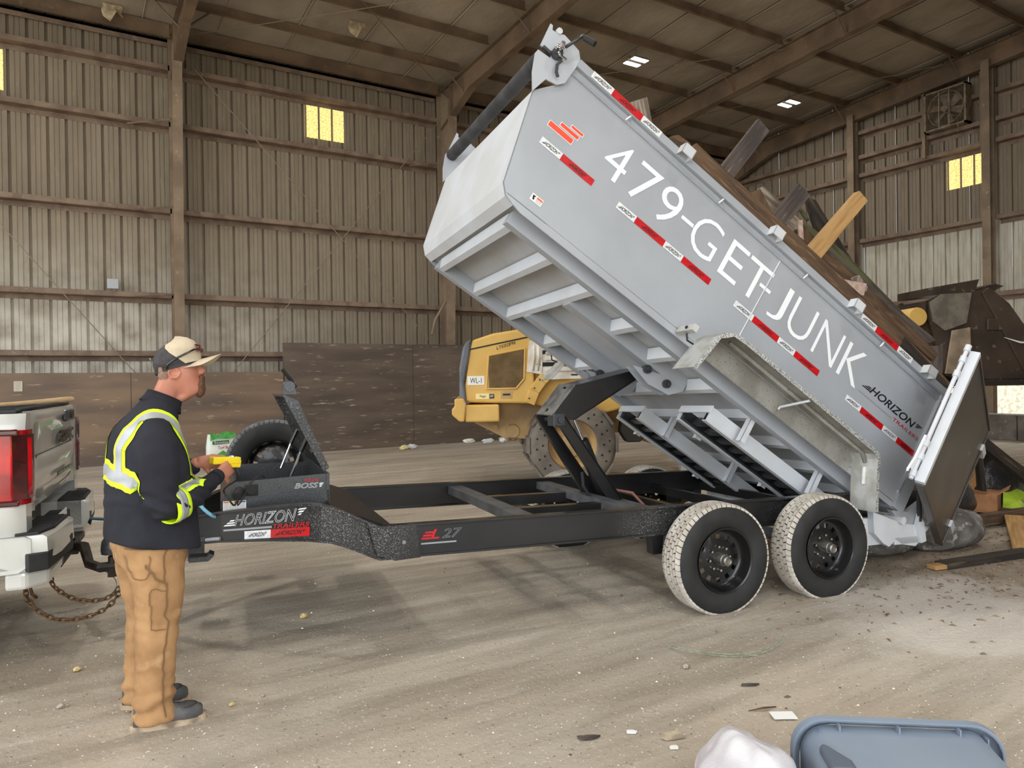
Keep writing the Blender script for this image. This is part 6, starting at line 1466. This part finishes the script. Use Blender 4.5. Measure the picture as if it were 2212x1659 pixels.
bag('rubbish_bag', (9.75, 4.6, .30), (.55, .4, .34), plastic_b, 'black rubbish bag under the two slanting beams, right one at the frame edge', 4)
bag('rubbish_bag', (6.35, 3.9, .1), (.4, .25, .12), plastic_g, 'flattened dark grey plastic sheet under the rear apron of the trailer', 5)
def beam(p0, p1, w, h, m, name, label, cat='plank', roll=0.0, group='boards in the debris pile'):
    p0, p1 = Vector(p0), Vector(p1); d = (p1-p0).normalized(); s_ = d.cross(Vector((0, 0, 1))).normalized(); u_ = s_.cross(d)
    s2 = s_*math.cos(roll)+u_*math.sin(roll); u2 = u_*math.cos(roll)-s_*math.sin(roll); F_ = Fr(p0, d, s2, u2)
    g = MB(F_); g.box(0, (p1-p0).length, -w/2, w/2, -h/2, h/2); o = obj(name, g, m, bevel=.004); recentre(o); align(o, d); return tag(o, label, cat, group)
beam((8.95, 4.75, 1.95), (8.72, 4.7, .1), .14, .09, WD['grey'], 'plank', 'grey post standing upright beyond the tailgate, behind its top corner', roll=R(20))
beam((9.1, 4.55, .94), (10.7, 4.35, .12), .1, .14, WD['brown'], 'plank', 'upper of the two dark beams slanting down right of the tailgate')
beam((8.75, 4.2, .88), (9.9, 4.0, .18), .09, .12, WD['dark'], 'plank', 'lower of the two dark beams slanting down right of the tailgate')
beam((8.78, 4.25, .95), (8.85, 4.2, .05), .16, .05, WD['dark'], 'plank', 'dark upright board beside the tailgate, below its right corner')
beam((8.4, 4.15, .6), (8.78, 4.3, .62), .12, .09, WD['yellow'], 'plank', 'yellowish block end poking out right of the tailgate')
beam((8.25, 4.1, .42), (8.6, 4.18, .5), .05, .26, WD['yellow'], 'plank', 'orange brown board end under the yellowish block end')
beam((6.22, 3.28, .03), (7.3, 3.08, .035), .13, .045, WD['dark'], 'plank', 'dark plank flat on the floor in front of the dusty grey bag')
beam((6.10, 3.30, .025), (6.35, 3.24, .025), .09, .035, WD['yellow'], 'plank', 'short split yellow piece at the left tip of the dark floor plank')
beam((8.55, 3.75, .10), (7.15, 3.05, .03), .18, .04, WD['yellow'], 'plank', 'tan plank on the floor running out of the frame at right')
beam((7.6, 4.0, .08), (9.4, 3.75, .1), .12, .09, WD['brown'], 'plank', 'brown beam lying behind the tan floor plank')
beam((7.9, 4.3, .02), (9.3, 4.1, .04), .3, .03, WD['dark'], 'plank', 'wide dark board flat on the floor under the cardboard box')
cardb = mat('brown_cardboard', (168, 122, 84), .85, col2=(146, 102, 68), scale=5, bump=.1)
CB = Fr((8.75, 4.15, .10), (math.cos(R(20)), math.sin(R(20)), 0), (-math.sin(R(20)), math.cos(R(20)), .0), (0, 0, 1))
g = MB(CB); g.box(-.24, .22, -.15, .15, 0, .2); box_ = obj('cardboard_box', g, cardb, bevel=.004); recentre(box_); tag(box_, 'brown cardboard box among the black bags right of the tailgate', 'box')
g = MB(CB); g.add([(-.24, -.15, .2), (.22, -.15, .2), (.25, -.24, .26), (-.2, -.25, .27)], [(0, 1, 2, 3)]); obj('flap', g, cardb, box_, solid=.005, fix=False)
lime = mat('lime_green_plastic', (170, 196, 60), .5, col2=(140, 168, 46), scale=5)
g = MB(); g.add([(9.3, 4.2, .05), (9.55, 4.3, .32), (9.75, 4.25, .24), (9.85, 4.1, .12), (9.6, 4.15, .12), (9.5, 4.0, .04)], [(0, 1, 4, 5), (1, 2, 3, 4)])
tag(recentre(obj('plastic_sheet', g, lime, solid=.006, fix=False)), 'crumpled lime green plastic sheet at the right edge of the pile', 'plastic')
for i, (x, y, z, s_) in enumerate(((9.9, 5.2, .62, .2), (9.6, 4.9, .62, .14), (8.95, 4.9, .68, .12))):
    g = MB(); g.add([(x+s_*math.cos(k*1.05)*(1+.4*math.sin(k*3+i)), y+.3*s_*math.sin(k*1.05), z+s_*.5*math.sin(k*1.05+i)) for k in range(6)], [tuple(range(6))])
    tag(recentre(obj('paper_scrap', g, lab_w, solid=.003, fix=False)), ('white torn scrap on the pile, right of the two beams', 'white torn scrap on the pile between the two beams', 'small white torn scrap on the pile beside the left black bag')[i], 'scrap')

# ---------------------------------------------------------------- foreground tote and sack
tote_m = mat('grey_blue_tote_plastic', (126, 138, 152), .42, col2=(120, 131, 146), scale=2, bump=.05, bscale=200)
tx_ = (rh*math.cos(R(-7)) + fh*math.sin(R(-7))).normalized(); ty_ = Vector((-tx_.y, tx_.x, 0))
TO = Fr(rh*1.345 + fh*2.60, tx_, ty_, (0, 0, 1))       # lies on its side: open rim away from the camera (y=0), base towards it
def rrect(hx_, hy_, r_, n=6):
    out = []
    for cx_, cy_, a0 in ((hx_-r_, hy_-r_, 0), (-hx_+r_, hy_-r_, 90), (-hx_+r_, -hy_+r_, 180), (hx_-r_, -hy_+r_, 270)):
        for k in range(n+1):
            t = R(a0+90*k/n); out.append((cx_+r_*math.cos(t), cy_+r_*math.sin(t)))
    return out
HX, HZ = .345, .185
tote = thing('storage_tote', 'grey blue plastic storage tote lying on its side at the bottom edge of the picture', 'tote', tuple(TO(0, -.2, 0)))
def tr_(k, y, dz=0.0, rr_=.09): return [(x*k, y, HZ+.012+z*k+dz) for x, z in rrect(HX-.02, HZ-.018, rr_)]
g = MB(TO); g.loft([tr_(1.0, -.005), tr_(.985, -.03), tr_(.965, -.10), tr_(.94, -.28), tr_(.90, -.45), tr_(.86, -.475), tr_(.80, -.48)]); obj('shell', g, tote_m, tote, smooth='auto')
g = MB(TO); rg = [[(x, y, HZ+.012+z) for x, z in rrect(HX+d, HZ+d, .11)] for y, d in ((-.028, .002), (-.028, .010), (.0, .012), (.006, .004), (.006, -.02))]; g.loft(rg, caps=False); obj('rim', g, tote_m, tote, smooth='auto', solid=.003)
for x in (-.27, -.20, .0, .20, .29):
    g = MB(TO); zt = .37 if abs(x) < .25 else .355; g.box(x-.002, x+.002, -.05, -.01, zt-.03, zt+.012 if abs(x) < .25 else zt); obj('rim_rib', g, tote_m, tote)
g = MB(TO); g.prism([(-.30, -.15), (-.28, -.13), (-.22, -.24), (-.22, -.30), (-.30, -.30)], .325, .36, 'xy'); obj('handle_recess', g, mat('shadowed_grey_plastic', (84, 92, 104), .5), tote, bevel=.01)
sack_m = mat('white_woven_sack', (190, 187, 190), .75, col2=(174, 168, 174), scale=4, col3=(226, 186, 196), s3=7, lo3=.62, hi3=.7, bump=.6, bscale=120, bdist=.004)
bag('sack', tuple(rh*.80 + fh*2.52 + Vector((0, 0, .15))), (.20, .24, .215), sack_m, 'white woven plastic sack with faint red print beside the grey tote', 9, 'sack', R(-30), rough=.22)
# ---------------------------------------------------------------- items by the back wall
bagm = mat('white_green_print_bag', (226, 232, 222), .4)
SB = thing('seed_bag', 'small white and green printed bag standing by the push wall left of the spare wheel', 'bag', (2.87, 16.0, 0))
g = MB(); rg = []
for z, w, d in ((.0, .26, .10), (.12, .30, .13), (.35, .30, .12), (.52, .28, .07), (.60, .27, .02)): rg.append([(2.87+w*x, 16.05+d*y, z) for x, y in rrect(1, 1, .6, 3)])
g.loft(rg); obj('bag_body', g, bagm, SB, smooth=True)
gr_m = mat('green_print', (58, 148, 62), .5, col2=(92, 178, 84), scale=12)
wall_f = lambda a, b_: (2.87+a, 16.05-.135, b_)
g = MB(); g.add([wall_f(*p) for p in ((-.26, .02), (.26, .02), (.28, .14), (.1, .2), (.0, .27), (-.1, .2), (-.28, .12))], [tuple(range(7))]); obj('printed_grass', g, gr_m, SB, fix=False)
g = MB(); g.add([wall_f(*p) for p in ((-.24, .47), (-.1, .52), (.1, .5), (.25, .53), (.24, .62), (.05, .66), (-.1, .60), (-.24, .64))], [tuple(range(8))]); obj('printed_top', g, gr_m, SB, fix=False)
g = MB(); g.add([wall_f(*p) for p in ((-.2, .395), (.12, .41), (.12, .475), (-.2, .465))], [(0, 1, 2, 3)]); obj('name_patch', g, mat('dark_green_print', (26, 92, 52), .5), SB, fix=False)
g = MB(); add_text(g, 'Scotts', logo_fn(lambda a, b_: (2.87+a, 16.05-.138, b_), -.17, .1, .415, .46)); obj('lettering', g, bagm, SB)
g = MB(); add_text(g, 'Turf Builder', logo_fn(lambda a, b_: (2.87+a, 16.05-.138, b_), -.1, .26, .30, .36), 0, .01); obj('lettering', g, red_vinyl, SB)
g = MB(); g.grid([[(8.0+.68*i/6, 17.12-.02*math.sin(i*1.7), .02+.52*j/3) for i in range(7)] for j in range(4)])
cbp = obj('cardboard_sheet', g, cardb, solid=.02, fix=False); recentre(cbp); tag(cbp, 'creased brown cardboard sheet leaning on the push wall left of the loader', 'cardboard')
g = MB(); g.box(8.42, 8.54, 17.085, 17.09, .28, .36); obj('label_patch', g, lab_w, cbp)
random.seed(11)
labs = ['white foam cup lying by the push wall below the loader bumper', 'blue plastic scrap by the push wall below the loader', 'white crushed bottle by the push wall below the loader', 'brown paper scrap below the loader bumper', 'pale plastic wrap heap below the loader bumper',
        'small white scrap nearest the cardboard sheet', 'pale yellow scrap on the floor left of the cardboard sheet', 'clear plastic cup on the floor left of the cardboard sheet']
pos = [(9.9, 16.4), (10.9, 16.6), (9.5, 16.5), (10.4, 16.7), (10.1, 16.7), (9.1, 16.8), (7.0, 16.2), (7.25, 16.3)]
cl = [(240, 240, 240), (60, 110, 190), (226, 232, 236), (150, 120, 92), (206, 200, 186), (240, 238, 230), (226, 214, 150), (214, 220, 224)]
for i, (x, y) in enumerate(pos):
    bag('litter', (x, y, .05), (.10+.03*(i % 3), .07, .06), mat('litter_%d' % i, cl[i], .5), labs[i], 20+i, 'litter', group='litter by the push wall', rough=.5)

# ---------------------------------------------------------------- litter on the near floor
g = MB(); pts = [(3.08, 3.23, .01), (3.1, 3.05, .03), (3.2, 2.98, .012), (3.32, 2.88, .01), (3.46, 2.85, .012), (3.60, 2.86, .02), (3.76, 2.91, .03)]
g.tube(smooth_path(pts), .003, 5); g.tube(smooth_path([(a+.01, b_+.02, c+.004) for a, b_, c in pts]), .003, 5); g.tube([(3.3, 2.95, .01), (3.4, 2.8, .02)], .002, 4)
tag(recentre(obj('tangled_wire', g, mat('dull_green_wire', (110, 128, 104), .6, col2=(160, 164, 150), scale=30))), 'thin green and white twisted wire curving on the floor before the front wheel', 'wire')
g = MB(Fr((2.90, 2.27, .008), rh, fh, (0, 0, 1))); g.box(-.055, .055, -.035, .035, 0, .006)
tag(recentre(obj('white_card', g, lab_w)), 'small white dirty card lying on the floor above the grey tote', 'card')
g = MB(Fr((2.88, 2.36, .004), rh, fh, (0, 0, 1))); g.add([(-.08, 0, 0), (0, .015, .01), (.07, .04, 0), (.0, .0, .012)], [(0, 1, 2, 3)]); tag(recentre(obj('bark_strip', g, WD['brown'], solid=.005, fix=False)), 'dark bark strip touching the white card', 'scrap')
fl_m = mat('pale_wood_scrap', (186, 172, 150), .85, col2=(150, 136, 116), scale=12)
def scrap(x, y, sx, sy, m, label, rz=0, cat='scrap', name='scrap', th=.008):
    F_ = Fr((x, y, .004), rh*math.cos(rz)+fh*math.sin(rz), fh*math.cos(rz)-rh*math.sin(rz), (0, 0, 1)); g = MB(F_)
    g.prism([(sx*math.cos(k*PI/4)*(1+.25*math.sin(k*2.3+x*7)), sy*math.sin(k*PI/4)*(1+.25*math.cos(k*1.7+y*5))) for k in range(8)], 0, th, 'xy'); return tag(recentre(obj(name, g, m)), label, cat)
scrap(2.33, 2.42, .055, .04, fl_m, 'pale broken wood chip left of the white sack', .3)
scrap(2.20, 2.55, .025, .015, lab_w, 'tiny white paper bit by the pale wood chip')
scrap(2.26, 2.34, .02, .015, lab_w, 'tiny white square bit below the pale wood chip')
scrap(2.0, 2.62, .05, .02, WD['grey'], 'dark crumpled scrap left of the pale wood chip', .2)
scrap(3.05, 2.60, .05, .012, WD['grey'], 'grey sliver of wood between the green wire and the white card', .1)
def stone(x, y, r_, c, label): return bag('stone', (x, y, r_*.6), (r_, r_*.8, r_*.7), c, label, int(x*100) % 17, 'stone', rough=.35)
st1 = mat('yellowish_stone', (206, 184, 130), .8, col2=(176, 152, 104), scale=30); st2 = mat('grey_stone', (176, 166, 152), .85, col2=(132, 122, 110), scale=30)
stone(1.42, 5.05, .026, st1, 'yellowish stone on the floor between the man and the front wheel')
stone(.07, 4.85, .02, st1, 'yellowish stone on the floor behind the heels of the man')
stone(-.01, 4.34, .018, st2, 'pale stone on the floor at the left, behind the man')
stone(.72, 3.88, .014, st1, 'small tan stone just in front of the near boot toe')
stone(.88, 3.9, .01, st2, 'very small pale stone right of the tan one by the boots')
stone(2.95, 2.95, .02, st2, 'grey crumb of rubble below the green wire')
scrap(.42, 3.1, .03, .012, WD['grey'], 'grey flake on the floor at the lower left, below the boots', .5)
# countless crumbs and gravel
random.seed(5); g = MB(); gd = MB()
for i in range(5200):
    v = random.random()**1.6; dist = 1.9+v*8.0; ang = R(-6+76*random.random()); x, y = dist*math.sin(ang), dist*math.cos(ang)
    r_ = random.uniform(.002, .0055)*(1+(random.random() < .04)*1.0)
    a = random.random()*6; h = r_*.8
    T3 = [(x+r_*math.cos(a+k*2.09), y+r_*math.sin(a+k*2.09), .0005) for k in range(3)]+[(x, y, h)]
    (g if random.random() < .62 else gd).add(T3, [(0, 1, 3), (1, 2, 3), (2, 0, 3)])
tag(obj('gravel', g, mat('pale_crumbs', (226, 218, 202), .9), fix=False), 'countless pale crumbs and grit scattered over the dirt floor', 'gravel', kind='stuff')
tag(obj('debris_crumbs', gd, mat('dark_crumbs', (96, 82, 68), .9), fix=False), 'countless dark crumbs and splinters scattered over the dirt floor', 'debris', kind='stuff')
random.seed(9); g = MB()
for i in range(700):
    x = random.gauss(6.6, 1.2); y = random.gauss(3.1, .5); L_ = random.uniform(.006, .032); a = random.random()*3.14; w_ = L_*random.uniform(.1, .5)
    dx_, dy_ = math.cos(a), math.sin(a)
    g.add([(x-dx_*L_-dy_*w_, y-dy_*L_+dx_*w_, .001), (x+dx_*L_-dy_*w_, y+dy_*L_+dx_*w_, .004), (x+dx_*L_+dy_*w_, y+dy_*L_-dx_*w_, .001), (x, y, .012)], [(0, 1, 3), (1, 2, 3), (2, 0, 3)])
tag(obj('splinters', g, mat('wood_splinters', (140, 118, 94), .9, col2=(104, 84, 66), scale=3), fix=False), 'countless wood splinters strewn on the floor around the rear of the trailer', 'debris', kind='stuff')
